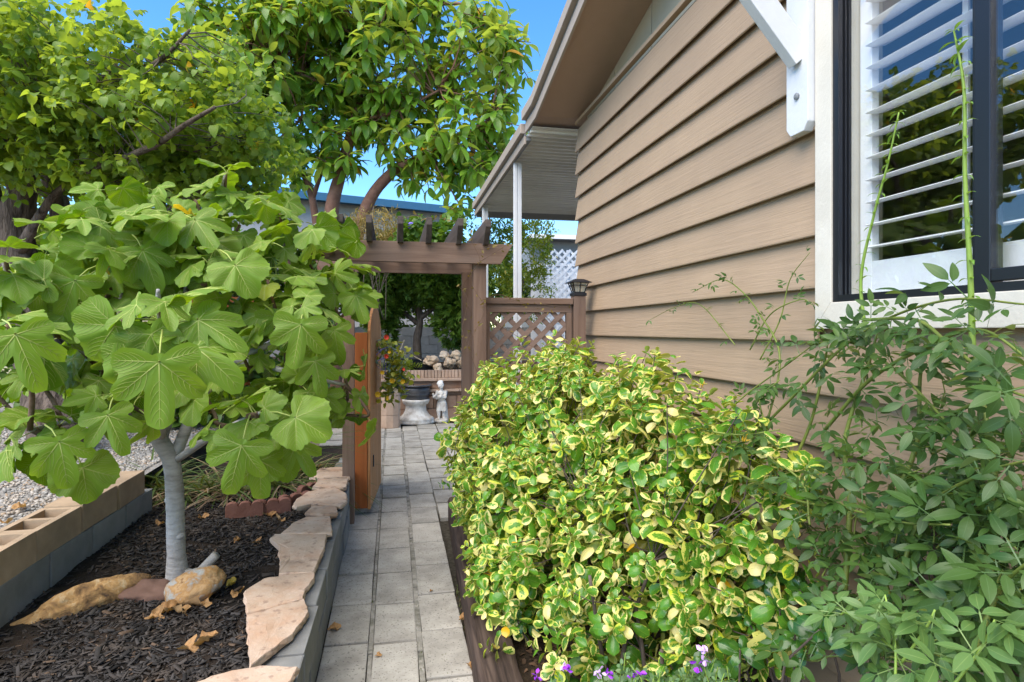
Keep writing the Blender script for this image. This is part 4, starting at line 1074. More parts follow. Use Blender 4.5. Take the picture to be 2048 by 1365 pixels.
# hand-placed front leaves (petiole base, blade centre direction, size)
def hero(px0, py0, d0_, px1, py1, d1_, px2, py2, d2_, s_, ti):
    """petiole base p0 -> petiole tip p1 -> leaf tip p2"""
    a, b, c_ = P(px0, py0, d0_), P(px1, py1, d1_), P(px2, py2, d2_)
    pd = unit(b - a); ld = unit(c_ - b); nrm = unit(np.cross(np.cross(pd, ld), ld)); 
    if nrm @ (CAM - b) < 0 and abs(nrm @ pd) < 0.05: nrm = -nrm
    n2 = unit((CAM - b) * 0.8 + np.array([0, 0, 1.0]) * 0.9)
    m = frame(b, ld, n2, s_)
    inst('leaf', figFlat[ti], m, fig)
    pb = MB(); pb.tube([a, (a + b) / 2 + np.array([0, 0, 0.012]), b + ld * 0.004], [0.0034, 0.003, 0.0026], 6); pb.build('petiole', M['fig_vein'], fig, smooth=True)
figFlat = [fig_template(20 + s, R(8), l, 0.27, 0.004, dp) for s, (l, dp) in enumerate([(5, 0.44), (5, 0.42), (3, 0.5), (5, 0.46)])]
hero(325, 660, 2.0, 318, 722, 1.88, 330, 880, 1.84, 1.08, 0)
hero(500, 830, 2.40, 484, 890, 2.25, 445, 1000, 2.2, 1.0, 1)
hero(90, 850, 2.3, 118, 882, 2.2, 150, 985, 2.18, 0.88, 3)
hero(130, 870, 2.45, 165, 935, 2.4, 190, 1030, 2.38, 0.86, 2)
hero(510, 840, 2.5, 520, 920, 2.42, 530, 1020, 2.4, 0.86, 3)
hero(605, 630, 2.8, 602, 648, 2.72, 590, 730, 2.68, 1.05, 0)
hero(5, 640, 2.1, 30, 668, 2.02, 70, 760, 2.0, 1.05, 1)
hero(410, 690, 2.4, 372, 635, 2.3, 240, 690, 2.2, 0.8, 2)
hero(640, 690, 2.9, 630, 722, 2.85, 645, 800, 2.8, 0.9, 1)
hero(520, 826, 2.42, 590, 835, 2.38, 680, 870, 2.35, 0.9, 2)
hero(325, 690, 2.1, 390, 695, 2.02, 500, 760, 1.98, 0.95, 3)
hero(310, 640, 2.1, 232, 650, 2.02, 150, 760, 2.0, 0.95, 2)
hero(330, 660, 2.1, 395, 640, 2.06, 510, 700, 2.02, 0.95, 1)
hero(655, 640, 3.3, 668, 660, 3.2, 690, 745, 3.15, 0.9, 3)
hero(690, 560, 3.4, 712, 590, 3.3, 742, 660, 3.25, 0.85, 0)
hero(640, 760, 3.1, 650, 790, 3.0, 640, 880, 2.95, 0.85, 3)
hero(560, 880, 2.7, 590, 890, 2.6, 640, 970, 2.55, 0.8, 1)
hero(262, 440, 3.0, 205, 450, 2.9, 120, 480, 2.8, 1.0, 2)
hero(130, 590, 2.6, 90, 560, 2.5, 10, 560, 2.4, 0.9, 1)
hero(265, 470, 2.9, 285, 500, 2.8, 330, 590, 2.75, 1.0, 3)
hero(350, 430, 3.0, 390, 440, 2.9, 450, 510, 2.8, 1.0, 0)
hero(230, 790, 2.4, 215, 830, 2.3, 260, 930, 2.25, 0.85, 1)
hero(440, 500, 2.8, 470, 530, 2.7, 520, 600, 2.65, 0.95, 2)
hero(200, 530, 2.7, 150, 560, 2.6, 120, 650, 2.55, 0.95, 3)

# ------------------------------------------------------------------ VARIEGATED MIRROR BUSH
M['mirror'] = leafmat('variegated_leaf', (0.030, 0.110, 0.012), (0.085, 0.215, 0.018), back=(0.28, 0.34, 0.07), trans=0.30, rough=0.25, spec=0.42,
                      varieg=((0.76, 0.67, 0.27), (0.47, 0.54, 0.035)), yellow=0.003, vein=(0.25, 0.36, 0.06), vein_w=0.04)
M['mirror_green'] = leafmat('green_mirror_leaf', (0.025, 0.095, 0.012), (0.06, 0.165, 0.022), back=(0.15, 0.24, 0.07), trans=0.22, rough=0.22, spec=0.5, vein=(0.2, 0.3, 0.06), vein_w=0.04)
mbT = [leaf_grid(0.078, 0.054, 0.72, 0.40, 7, 0.18, dr_, 0.03, 0.008, 5, cu, tc_, s) for s, (dr_, cu, tc_) in enumerate([(0.15, 0.5, 0.2), (0.35, 0.3, 0.3), (0.05, -0.3, 0.1), (0.5, 0.6, 0.2)])]
bush = thing('variegated_shrub', (0.85, 2.9, 0.1), 'large variegated yellow and green shrub between path and house wall', 'shrub')
blobs = [((0.80, 3.2, 0.86), (0.52, 0.75, 0.60)), ((0.60, 2.95, 0.62), (0.36, 0.62, 0.48)), ((1.06, 2.35, 0.90), (0.30, 0.62, 0.58)), ((0.98, 2.1, 0.62), (0.36, 0.45, 0.42)), ((0.54, 3.45, 0.75), (0.30, 0.50, 0.45)), ((0.95, 2.9, 1.08), (0.40, 0.6, 0.38)), ((0.66, 2.55, 0.46), (0.28, 0.42, 0.30)), ((1.14, 1.95, 0.66), (0.24, 0.36, 0.42)), ((0.90, 2.15, 0.40), (0.34, 0.40, 0.26)), ((1.19, 1.78, 0.86), (0.17, 0.36, 0.52)), ((0.52, 2.75, 0.44), (0.22, 0.40, 0.28)), ((0.46, 2.55, 0.36), (0.18, 0.45, 0.20))]
pts, dirs = in_blobs(1450, blobs, 0.62)
mats_, ti_ = [], []; stems = MB(); nst = 0
base_pts = [np.array([x, y, 0.1]) for x, y in ((0.80, 2.75), (0.95, 3.1), (0.72, 3.2), (1.0, 2.35), (0.85, 3.5), (0.9, 2.1))]
bl = []
for b_ in base_pts:
    for _ in range(4):
        e = b_ + np.array([rng.normal() * 0.13, rng.normal() * 0.16, rng.uniform(0.35, 0.70)])
        l_ = limb(stems, [b_ + rvec(0.02) * [1, 1, 0], b_ * 0.6 + e * 0.4 + rvec(0.05), e], 0.013, 0.006, 5, 6, 0.1); bl.append(l_)
for p, d in zip(pts, dirs):
    if p[2] < 0.14 or p[0] > 1.40: continue
    if p[2] < 0.42 and rng.random() < 0.35: continue
    _, q, r_ = nearest_on(bl[::2], p)
    up = unit(d * 0.75 + np.array([0, 0, 0.55]) + rvec(0.3))
    if rng.random() < 0.22: twig_between(stems, q, p, 0.003, 0.002, 0.05, 3, 4)
    side = unit(np.cross(up, rvec())); s2 = np.cross(up, side)
    sz = rng.uniform(0.55, 1.15)
    for lev in range(5):
        t = lev / 4; az = lev * 1.57 + rng.normal() * 0.2
        for k in (0, 1):
            rd = side * math.cos(az + k * math.pi) + s2 * math.sin(az + k * math.pi)
            el = -0.1 + 1.0 * t + rng.normal() * 0.2
            pd = rd * math.cos(el) + up * math.sin(el)
            mats_.append(frame(p - up * 0.055 * (1 - t) * 2 * sz, pd, up + rvec(0.25), sz * (1 - 0.55 * t) * rng.uniform(0.8, 1.15))); ti_.append(rng.integers(4))
stems.build('stems', M['bark'], bush, smooth=True)['kind'] = 'stuff'
foliage(bush, mbT, mats_, ti_, M['mirror'], 300, cell=22, size=0.075)
# green suckers low at the front of the shrub
gs = thing('green_shrub', (1.05, 1.9, 0.1), 'low plain green glossy shrub under the variegated one by the house wall', 'shrub')
mats_, ti_ = [], []; stems = MB()
for (px_, py_, X_) in [(1330, 1210, 1.0), (1270, 1290, 0.95), (1420, 1250, 1.08), (1490, 1230, 1.12), (1370, 1160, 1.08), (1540, 1150, 1.15), (1480, 1300, 1.05), (1340, 1330, 0.9), (1210, 1330, 0.75), (1560, 1220, 1.15), (1590, 1270, 1.12), (1250, 1230, 0.9), (1440, 1180, 1.12), (1130, 1350, 0.66), (1400, 1340, 0.95), (1640, 1260, 1.1), (1600, 1180, 1.2), (1290, 1150, 1.05), (1035, 1240, 0.52), (1180, 1290, 0.78)]:
    p = PX(px_, py_, X_)
    up = unit(np.array([-0.5, -0.6, 0.6]) + rvec(0.25)); side = unit(np.cross(up, rvec())); s2 = np.cross(up, side)
    b_ = np.array([p[0] + 0.12, p[1] + 0.05, 0.08]); twig_between(stems, b_, p, 0.006, 0.003, 0.0, 4, 5)
    for lev in range(4):
        t = lev / 3; az = lev * 1.57 + rng.normal() * 0.2
        for k in (0, 1):
            rd = side * math.cos(az + k * math.pi) + s2 * math.sin(az + k * math.pi); el = 0.05 + 0.8 * t
            mats_.append(frame(p - up * 0.07 * (1 - t), rd * math.cos(el) + up * math.sin(el), up + rvec(0.2), (1.05 - 0.55 * t) * rng.uniform(0.7, 1.0))); ti_.append(rng.integers(4))
stems.build('stems', M['bark'], gs, smooth=True)['kind'] = 'stuff'
foliage(gs, mbT, mats_, ti_, M['mirror_green'], 300, cell=6, size=0.075)

# ------------------------------------------------------------------ CLIMBING ROSE
M['rose'] = leafmat('rose_leaf', (0.036, 0.092, 0.017), (0.078, 0.155, 0.032), back=(0.15, 0.24, 0.09), trans=0.28, rough=0.42, spec=0.4, vein=(0.11, 0.20, 0.08), vein_w=0.05, yellow=0.0)
M['rose_light'] = leafmat('young_rose_leaf', (0.085, 0.18, 0.042), (0.13, 0.24, 0.07), back=(0.2, 0.3, 0.12), trans=0.3, rough=0.4, spec=0.4, vein=(0.25, 0.36, 0.12), vein_w=0.06)
def compound(n, L_, seed):
    r = random.Random(seed); parts = []
    lf_ = [leaf_grid(L_, L_ * 0.40, 0.75, 0.95, 6, 0.18, r.uniform(0.1, 0.35), 0.02, 0.004, 3, 0, 0, seed + k) for k in range(2)]
    parts.append((lf_[0], frame((0, L_ * 0.9, 0), (0, 1, -0.15), (0, 0, 1), 1.05)))
    for j in range((n - 1) // 2):
        y = L_ * (0.82 - 0.55 * j)
        for s in (-1, 1):
            parts.append((lf_[1], frame((0, y, 0), (s * 0.9, 0.45, -0.12 + r.uniform(-.15, .15)), (0, 0, 1), 0.92 - 0.14 * j)))
    rach = (np.array([(-0.0011, 0, 0), (0.0011, 0, 0), (0.0011, L_ * 0.9, 0), (-0.0011, L_ * 0.9, 0)]), [(0, 1, 2, 3)], np.array([(0, 0, 0)] * 4))
    parts.append((rach, np.eye(4)))
    return combine(parts)
roT = [compound(5, 0.046, 1), compound(3, 0.051, 2), compound(5, 0.042, 3), compound(3, 0.045, 4)]
rose = thing('climbing_rose', (1.25, 1.7, 0.1), 'climbing rose with green canes and dark leaves against the siding below the window', 'rose')
mats_, ti_ = [], []
canes = [  # (points px,py,X), r0, r1, leaves, leaf scale
 ([(1690,1180,1.22),(1700,1000,1.27),(1690,880,1.29),(1740,720,1.33),(1760,640,1.34)], .010, .007, 14, 1),
 ([(1790,1250,1.12),(1760,1080,1.2),(1830,900,1.28),(1840,760,1.3),(1850,690,1.3)], .010, .006, 14, 1),
 ([(1960,1280,1.1),(1990,1000,1.22),(1965,800,1.28),(1945,690,1.30)], .011, .008, 16, 1),
 ([(1560,980,1.30),(1620,850,1.34),(1650,720,1.36),(1655,690,1.36)], .007, .005, 8, .8),
 ([(1650,860,1.30),(1740,760,1.28),(1860,690,1.24),(1960,660,1.2),(2060,720,1.16)], .007, .005, 20, 1),
 ([(1500,880,1.26),(1580,800,1.3),(1680,700,1.32),(1770,640,1.3),(1900,600,1.24),(2060,610,1.2)], .006, .004, 26, .95),
 ([(1730,640,1.3),(1830,640,1.26),(1900,690,1.2),(2000,770,1.14),(2070,800,1.1)], .006, .004, 16, 1),
 ([(1620,690,1.36),(1700,685,1.33),(1790,740,1.28),(1880,830,1.2),(1960,920,1.14)], .006, .004, 18, 1),
 ([(1520,900,1.22),(1560,720,1.36),(1520,630,1.39),(1480,580,1.40),(1440,560,1.40),(1385,585,1.40)], .005, .002, 20, .62),
 ([(1520,720,1.37),(1560,640,1.39),(1580,560,1.40),(1620,505,1.40)], .0035, .0015, 9, .5),
 ([(1500,700,1.38),(1540,630,1.39),(1600,600,1.39),(1625,610,1.39)], .0035, .002, 9, .6),
 ([(1470,690,1.37),(1400,610,1.40),(1350,615,1.40),(1300,640,1.40)], .003, .0015, 9, .5),
 ([(1400,860,1.05),(1480,870,1.12),(1560,860,1.2)], .004, .003, 10, .9),
 ([(1400,880,1.2),(1480,800,1.28),(1560,740,1.33),(1640,680,1.35)], .004, .003, 12, .85),
 ([(1480,950,1.1),(1590,1000,1.14),(1700,1020,1.14),(1800,1045,1.1),(1900,1050,1.06)], .005, .004, 18, 1),
 ([(1900,830,1.2),(1990,790,1.15),(2070,770,1.1)], .005, .003, 10, 1.05),
 ([(1800,1150,1.1),(1850,1020,1.16),(1960,950,1.1),(2060,920,1.04)], .006, .004, 16, 1.05),
 ([(1560,1000,1.2),(1540,880,1.22),(1520,800,1.25),(1560,760,1.28)], .005, .003, 14, .9),
 ([(1950,1300,1.0),(2000,1180,1.04),(2060,1120,1.02)], .006, .004, 12, 1.1),
 ([(1620,1050,1.1),(1600,960,1.14),(1500,900,1.1),(1430,890,1.0)], .004, .003, 14, .95),
]
for (pl, r0, r1, nl_, s_) in canes:
    cb = MB(); l_ = limb(cb, [PX(*q) for q in pl], r0 * 0.8, min(r1 * 0.6, 0.002), 8, 7, 0.05, 1.6); cb.build('cane', M['cane'], rose, smooth=True)
    for i in range(nl_):
        k = int((i + 0.5 + rng.uniform(-.4, .4)) / nl_ * (len(l_) - 1)); k = min(max(k, 1), len(l_) - 1)
        p = l_[k][0]; tn = unit(l_[k][0] - l_[k - 1][0])
        rd = unit(rvec() * [0.6, 1, 0.7] + np.array([-0.65, -0.3, 0.25])); rd = unit(rd - tn * (rd @ tn) * 0.7)
        mats_.append(frame(p, rd, unit(np.array([-0.5, -0.35, 1.0]) + rvec(0.35)), s_ * rng.uniform(0.75, 1.25))); ti_.append(rng.integers(4))
# side shoots filling the lower right
fill = []
while len(fill) < 340:
    px_, py_ = rng.uniform(1480, 2080), rng.uniform(660, 1330)
    dens = min(1, max(0.0, (px_ - 1440) / 420)) * min(1, max(0.14, (py_ - 760) / 300)) 
    if 1560 < px_ < 1720 and py_ > 1080: dens *= 0.45
    if rng.random() > dens: continue
    X_ = 1.38 - rng.random() ** 1.2 * (0.12 + 0.32 * max(0, (py_ - 760) / 600))
    fill.append(PX(px_, py_, X_))
for p in fill:
    s_ = rng.uniform(0.75, 1.15)
    for j in range(2):
        rd = unit(rvec() * [0.7, 1, 0.6] + np.array([-0.5, -0.2, 0.2]))
        mats_.append(frame(p + rvec(0.02), rd, unit(np.array([-0.4, -0.3, 1.0]) + rvec(0.4)), s_ * rng.uniform(0.8, 1.2))); ti_.append(rng.integers(4))
tw_ = MB()
for i in range(0, len(fill), 2):
    j = min(range(len(fill)), key=lambda q: np.linalg.norm(fill[q] - fill[i]) + (9 if q == i or fill[q][2] >= fill[i][2] else 0))
    twig_between(tw_, fill[j], fill[i], 0.0022, 0.0014, 0.1, 3, 4)
tw_.build('twigs', M['cane'], rose, smooth=True)['kind'] = 'stuff'
foliage(rose, roT, mats_, ti_, M['rose'], 300, cell=18, size=0.12)
# pale young shoot low at the front right
ys = thing('young_rose', (1.0, 1.2, 0.1), 'pale green young rose shoots at the lower right corner in front', 'rose')
mats_, ti_ = [], []; cb = MB()
for (pl) in ([(1790, 1380, 0.82), (1790, 1290, 0.84), (1770, 1190, 0.86)], [(1800, 1330, 0.84), (1850, 1260, 0.85), (1870, 1220, 0.86)], [(1790, 1300, 0.84), (1700, 1230, 0.86), (1680, 1230, 0.86)], [(1900, 1380, 0.8), (1960, 1300, 0.84), (1990, 1240, 0.86)]):
    cb = MB(); l_ = limb(cb, [PX(*q) for q in pl], 0.0026, 0.0016, 6, 6, 0.05); cb.build('cane', M['sprout'], ys, smooth=True)
    for i in range(9):
        p = l_[min(len(l_) - 1, 2 + int(i * (len(l_) - 3) / 8))][0]
        rd = unit(rvec() * [0.8, 1, 0.6] + np.array([-0.3, 0.0, 0.25]))
        mats_.append(frame(p, rd, unit(np.array([-0.4, -0.4, 1.0]) + rvec(0.3)), rng.uniform(0.75, 1.08))); ti_.append(rng.integers(4))
foliage(ys, roT, mats_, ti_, M['rose_light'], 300, cell=4, size=0.12)
# two upright new canes in front of the window
M['sprout_leaf'] = leafmat('sprout_leaf', (0.12, 0.26, 0.03), (0.18, 0.34, 0.05), trans=0.3, rough=0.4)
spT = [leaf_grid(0.030, 0.009, 0.7, 0.9, 5, 0.3, 0.2, 0, 0.002, 3, 0, 0.3, s) for s in range(2)]
for name_, pl, lab in (('rose_shoot', [(1735, 690, 1.335), (1722, 560, 1.34), (1748, 430, 1.34), (1775, 330, 1.34), (1798, 225, 1.34)], 'shorter leaning green rose shoot in front of the window, left one'),
                  ('rose_shoot', [(1945, 700, 1.30), (1941, 560, 1.30), (1930, 350, 1.30), (1928, 180, 1.30), (1908, 62, 1.30)], 'tall upright green rose shoot in front of the window sash')):
    rt = thing(name_, PX(*pl[0]), lab, 'shoot'); cb = MB()
    l_ = limb(cb, [PX(*q) for q in pl], 0.0052 if pl[0][0] < 1800 else 0.0072, 0.0020, 10, 8, 0.06); cb.build('cane', M['sprout'], rt, smooth=True)
    mats_, ti_ = [], []
    for i in range(0, len(l_), 2 if pl[0][0] < 1800 else 2):
        p = l_[i][0]
        for j in range(2 + (i > len(l_) - 6) * 2):
            s_ = 1 if j % 2 else -1
            mats_.append(frame(p, unit(np.array([-0.2, s_ * 0.9, 0.25]) + rvec(0.3)), (0, 0, 1), rng.uniform(0.6, 1.15))); ti_.append(rng.integers(2))
    foliage(rt, spT, mats_, ti_, M['sprout_leaf'], 300, cell=1, size=0.04)

# ------------------------------------------------------------------ CORAL TREE on the left
M['coral'] = leafmat('coral_tree_leaf', (0.120, 0.220, 0.020), (0.220, 0.345, 0.038), back=(0.25, 0.36, 0.07), trans=0.52, rough=0.45, yellow=0.006, yellow_col=(0.6, 0.33, 0.02))
def trifol(seed):
    r = random.Random(seed); lf_ = leaf_grid(0.082, 0.068, 0.55, 0.75, 5, 0.30, r.uniform(0.2, 0.6), 0.0, 0.003, 3, 0, 0, seed); ps = []
    for az, y in ((0, 0.115), (1.25, 0.095), (-1.25, 0.095)):
        ps.append((lf_, frame((0, y, 0), (math.sin(az), math.cos(az), r.uniform(-0.6, 0.0)), (0, 0, 1), r.uniform(0.85, 1.1))))
    ps.append(((np.array([(-0.0016, 0, 0), (0.0016, 0, 0), (0.0016, 0.115, 0), (-0.0016, 0.115, 0)]), [(0, 1, 2, 3)], np.array([(0, 0, 0)] * 4)), np.eye(4)))
    return combine(ps)
coT = [trifol(s) for s in range(4)]
ct = thing('coral_tree', P(30, 560, 5.6) * [1, 1, 0] + [0, 0, 0.4], 'tree with thick rough brown trunks and small pale green leaves at the left', 'tree')
cl = []
def clb(pts, r0, r1, sides=12, name='branch'):
    mb = MB(); l_ = limb(mb, [P(*q) for q in pts], r0, r1, 7, sides, 0.14); mb.build(name, M['bark_coral'], ct, smooth=True); cl.append(l_)
clb([(120, 900, 5.0), (60, 640, 5.4), (30, 480, 5.5), (45, 380, 5.5), (70, 250, 5.5), (110, 120, 5.4)], 0.20, 0.07, 16, 'trunk')
clb([(140, 700, 5.6), (135, 500, 5.7), (120, 420, 5.8), (95, 330, 5.8), (90, 200, 5.8)], 0.12, 0.06, 12, 'trunk')
clb([(40, 500, 5.4), (75, 440, 5.3), (105, 395, 5.25), (130, 372, 5.25)], 0.05, 0.025)
clb([(35, 395, 5.5), (20, 360, 5.4), (-10, 350, 5.3), (-60, 340, 5.2)], 0.06, 0.04)
clb([(0, 520, 5.5), (-10, 420, 5.5), (-20, 330, 5.4), (20, 270, 5.0), (90, 215, 4.6)], 0.09, 0.03)
clb([(70, 250, 5.5), (160, 330, 5.0), (290, 300, 4.5), (370, 250, 4.2), (430, 215, 4.1)], 0.034, 0.012)
clb([(110, 120, 5.4), (220, 170, 4.8), (320, 120, 4.4), (380, 60, 4.3)], 0.03, 0.010)
clb([(110, 120, 5.4), (60, 60, 5.0), (0, 20, 4.8)], 0.05, 0.018)
clb([(160, 330, 5.0), (250, 400, 4.9), (330, 430, 4.8)], 0.03, 0.014)
cblobs = [(P(140, 210, 5.2), (1.2, 1.3, 0.70)), (P(330, 225, 4.9), (0.85, 1.0, 0.66)), (P(420, 240, 4.9), (0.55, 0.8, 0.42)), (P(0, 150, 5.0), (0.75, 1.1, 0.75)), (P(230, 330, 5.2), (1.0, 0.9, 0.42)), (P(480, 340, 5.6), (0.55, 0.6, 0.45)), (P(380, 400, 5.8), (0.6, 0.6, 0.35)), (P(120, 400, 6.4), (0.9, 0.6, 0.45)), (P(20, 60, 5.4), (0.4, 0.8, 0.4))]
pts, dirs = in_blobs(1250, cblobs, 0.35)
mats_, ti_ = [], []; tws = MB()
for p, d in zip(pts, dirs):
    _, q, r_ = nearest_on(cl[::1], p)
    if rng.random() < 0.6: td = twig_between(tws, q if np.linalg.norm(q - p) < 0.7 else p - unit(p - q) * 0.5, p, 0.006, 0.002, -0.05, 3, 4)
    for i in range(6):
        rd = unit(d * 0.4 + rvec(0.8) + np.array([0.15, -0.25, -0.05]))
        mats_.append(frame(p - rd * 0.02 + rvec(0.05), rd, unit(np.array([0, -0.15, 1.0]) + rvec(0.45)), rng.uniform(0.5, 1.12))); ti_.append(rng.integers(4))
tws.build('twigs', M['bark'], ct, smooth=True)['kind'] = 'stuff'
foliage(ct, coT, mats_, ti_, M['coral'], 300, cell=20, size=0.2)

# ------------------------------------------------------------------ RUBBER TREE behind the arbor
M['rubber'] = leafmat('rubber_leaf', (0.095, 0.225, 0.024), (0.20, 0.37, 0.038), back=(0.25, 0.33, 0.08), trans=0.46, rough=0.32, vein=(0.20, 0.27, 0.07), vein_w=0.06, yellow=0.010, yellow_col=(0.60, 0.30, 0.02))
ruT = [leaf_grid(0.255, 0.11, 0.65, 0.72, 6, 0.28, dr_, 0.0, 0.03, 3, 0, 0.1, s) for s, dr_ in enumerate((0.1, 0.3, 0.5))]
D = 9.3
rt_ = thing('rubber_tree', P(680, 560, D) * [1, 1, 0] + [0, 0, 0.1], 'tall rubber tree with reddish limbs and glossy drooping leaves behind the arbor', 'tree')
rl = []
def rlb(pts, r0, r1, name='branch'):
    mb = MB(); l_ = limb(mb, [P(x, y, d) for x, y, d in pts], r0, r1, 7, 10, 0.05); mb.build(name, M['bark_rubber'], rt_, smooth=True); rl.append(l_)
rlb([(668, 860, D), (660, 640, D), (662, 440, D), (680, 350, D), (705, 260, D), (718, 190, D), (735, 60, D)], 0.14, 0.05, 'trunk')
rlb([(690, 560, D), (735, 410, D), (785, 345, D), (820, 325, D - .2), (900, 290, D - .3), (980, 240, D - .3)], 0.11, 0.03)
rlb([(650, 600, D + .3), (625, 400, D + .3), (600, 340, D + .4), (580, 300, D + .5)], 0.07, 0.03)
rlb([(625, 400, D + .3), (645, 330, D + .3), (640, 260, D + .4)], 0.04, 0.02)
rlb([(600, 640, D), (560, 480, D), (535, 300, D), (525, 210, D), (520, 100, D)], 0.09, 0.035)
rlb([(535, 300, D), (570, 270, D), (600, 240, D - .3)], 0.04, 0.02)
rlb([(714, 245, D), (760, 232, D - .2), (800, 222, D - .3), (880, 180, D - .4)], 0.035, 0.018)
rlb([(718, 190, D), (690, 185, D), (650, 170, D - .2), (560, 130, D - .4)], 0.035, 0.018)
rlb([(735, 60, D), (820, 20, D), (930, 10, D), (1000, 60, D)], 0.035, 0.018)
rblobs = [(P(560, 110, 9.2), (1.5, 1.3, 1.1)), (P(760, 110, 9.4), (1.4, 1.3, 1.15)), (P(940, 110, 9.3), (0.95, 1.0, 1.0)), (P(920, 270, 9.2), (0.95, 0.9, 0.75)), (P(780, 270, 9.3), (1.0, 0.9, 0.7)), (P(600, 240, 9.2), (0.9, 0.9, 0.75)), (P(480, 95, 9.0), (0.8, 1.1, 0.75)), (P(930, 385, 9.0), (0.45, 0.5, 0.4)), (P(560, 330, 9.6), (0.6, 0.5, 0.4)), (P(700, 0, 9.3), (1.6, 1.2, 0.7)), (P(1010, 120, 9.3), (0.55, 0.7, 0.75)), (P(960, 330, 9.1), (0.55, 0.6, 0.6)), (P(470, 220, 9.6), (0.8, 0.8, 0.7)), (P(860, 340, 9.4), (0.55, 0.6, 0.5))]
pts, dirs = in_blobs(760, rblobs, 0.40)
mats_, ti_ = [], []; tws = MB()
for p, d in zip(pts, dirs):
    _, q, r_ = nearest_on(rl, p)
    st = q if np.linalg.norm(q - p) < 1.0 else p - unit(p - q) * 0.9
    td = twig_between(tws, st, p, 0.012, 0.006, 0.03, 3, 5)
    up = unit(td + np.array([0, 0, 0.4])); side = unit(np.cross(up, rvec())); s2 = np.cross(up, side)
    nn = rng.integers(7, 12); az0 = rng.uniform(0, 6.28)
    for i in range(nn):
        t = i / nn; az = az0 + 2.4 * i
        rd = side * math.cos(az) + s2 * math.sin(az); el = -0.55 + 1.3 * t + rng.normal() * 0.2
        pd = unit(rd * math.cos(el) + up * math.sin(el) + np.array([0, -0.1, -0.28]))
        mats_.append(frame(p - up * 0.20 * (1 - t), pd, unit(np.array([0, -0.25, 1]) + rvec(0.3)), rng.uniform(0.75, 1.15))); ti_.append(rng.integers(3))
tws.build('twigs', M['bark_rubber'], rt_, smooth=True)['kind'] = 'stuff'
foliage(rt_, ruT, mats_, ti_, M['rubber'], 300, cell=24, size=0.23)
# ================================================================== MORE PLANTS
# ------------------------------------------------------------------ juniper behind the terrace
M['juniper'] = leafmat('juniper_spray', (0.05, 0.125, 0.012), (0.15, 0.27, 0.028), trans=0.25, rough=0.6)
def spray(seed, n=14, L_=0.11, w_=0.020):
    r = random.Random(seed); ps = []
    for i in range(n):
        a = r.uniform(-1.0, 1.0); el = r.uniform(-0.5, 0.6); t = r.uniform(0, 0.5)
        ps.append((leaf_grid(L_ * r.uniform(0.5, 1), w_ * r.uniform(0.8, 1.3), 0.3, 0.5, 2, 0.2, 0.1, 0, 0, 3, 0, 0, i),
                   frame((0, t * L_, 0), (math.sin(a), math.cos(a), el), (r.uniform(-.5, .5), 0, 1), 1.0)))
    return combine(ps)
juT = [spray(s) for s in range(3)]
def conifer(root, blobs, n, mat, temps, sc_=1.0, n_obj=0, shell=0.6):
    pts, dirs = in_blobs(n, blobs, shell); ms, ti = [], []
    for p, d in zip(pts, dirs):
        ms.append(frame(p, unit(d + rvec(0.5) + np.array([0, 0, 0.25])), unit(rvec() + np.array([0, 0, 0.6])), sc_ * rng.uniform(0.7, 1.3))); ti.append(rng.integers(len(temps)))
    foliage(root, temps, ms, ti, mat, n_obj)
jr = thing('juniper_tree', P(838, 720, 11.6) * [1, 1, 0] + [0, 0, 0.8], 'dark clipped juniper with bare trunk behind the stone terrace', 'tree')
tm = MB(); limb(tm, [P(836, 722, 11.6), P(834, 680, 11.6), P(840, 640, 11.6), P(830, 590, 11.6)], 0.085, 0.06, 6, 10, 0.15); tm.build('trunk', M['bark'], jr, smooth=True)
for a_, b_, c_ in (((838, 650), (790, 610), (760, 580)), ((838, 640), (880, 605), (905, 580))):
    tm = MB(); limb(tm, [P(*a_, 11.6), P(*b_, 11.5), P(*c_, 11.4)], 0.05, 0.03, 5, 8); tm.build('branch', M['bark'], jr, smooth=True)
JB = [(P(790, 560, 11.5), (0.6, 0.6, 0.5)), (P(870, 555, 11.4), (0.65, 0.6, 0.5)), (P(760, 610, 11.4), (0.33, 0.4, 0.42)), (P(925, 600, 11.3), (0.36, 0.4, 0.5)), (P(830, 520, 11.8), (1.0, 0.6, 0.55)), (P(770, 655, 11.5), (0.22, 0.3, 0.3)), (P(905, 650, 11.4), (0.26, 0.3, 0.4)), (P(720, 560, 11.6), (0.4, 0.5, 0.6)), (P(940, 560, 11.4), (0.35, 0.4, 0.6)), (P(935, 660, 11.6), (0.2, 0.3, 0.35))]
conifer(jr, JB, 6500, M['juniper'], juT, 1.4, 120)
# ------------------------------------------------------------------ shrubs over the arbor and under the carport
M['pitto'] = leafmat('small_shrub_leaf', (0.10, 0.19, 0.018), (0.26, 0.32, 0.04), trans=0.4, rough=0.45, yellow=0.05, yellow_col=(0.34, 0.30, 0.05))
smT = [leaf_grid(0.060, 0.026, 0.6, 0.7, 3, 0.25, 0.2, 0, 0.006, 3, 0, 0, s) for s in range(2)]
def leafy(root, blobs, n, mat, temps, per=7, spread=0.07, sc_=1.0, n_obj=300, shell=0.5, cell=10, size=0.06):
    pts, dirs = in_blobs(n, blobs, shell); ms, ti = [], []
    for p, d in zip(pts, dirs):
        ax = unit(d * 0.6 + np.array([0, 0, 0.5]) + rvec(0.4))
        for i in range(per):
            ms.append(frame(p + ax * rng.uniform(-1, 1) * spread + rvec(spread * 0.3), unit(ax * 0.6 + rvec(0.8)), unit(np.array([0, 0, 1.0]) + rvec(0.4)), sc_ * rng.uniform(0.7, 1.3))); ti.append(rng.integers(len(temps)))
    foliage(root, temps, ms, ti, mat, n_obj, cell=cell, size=size)
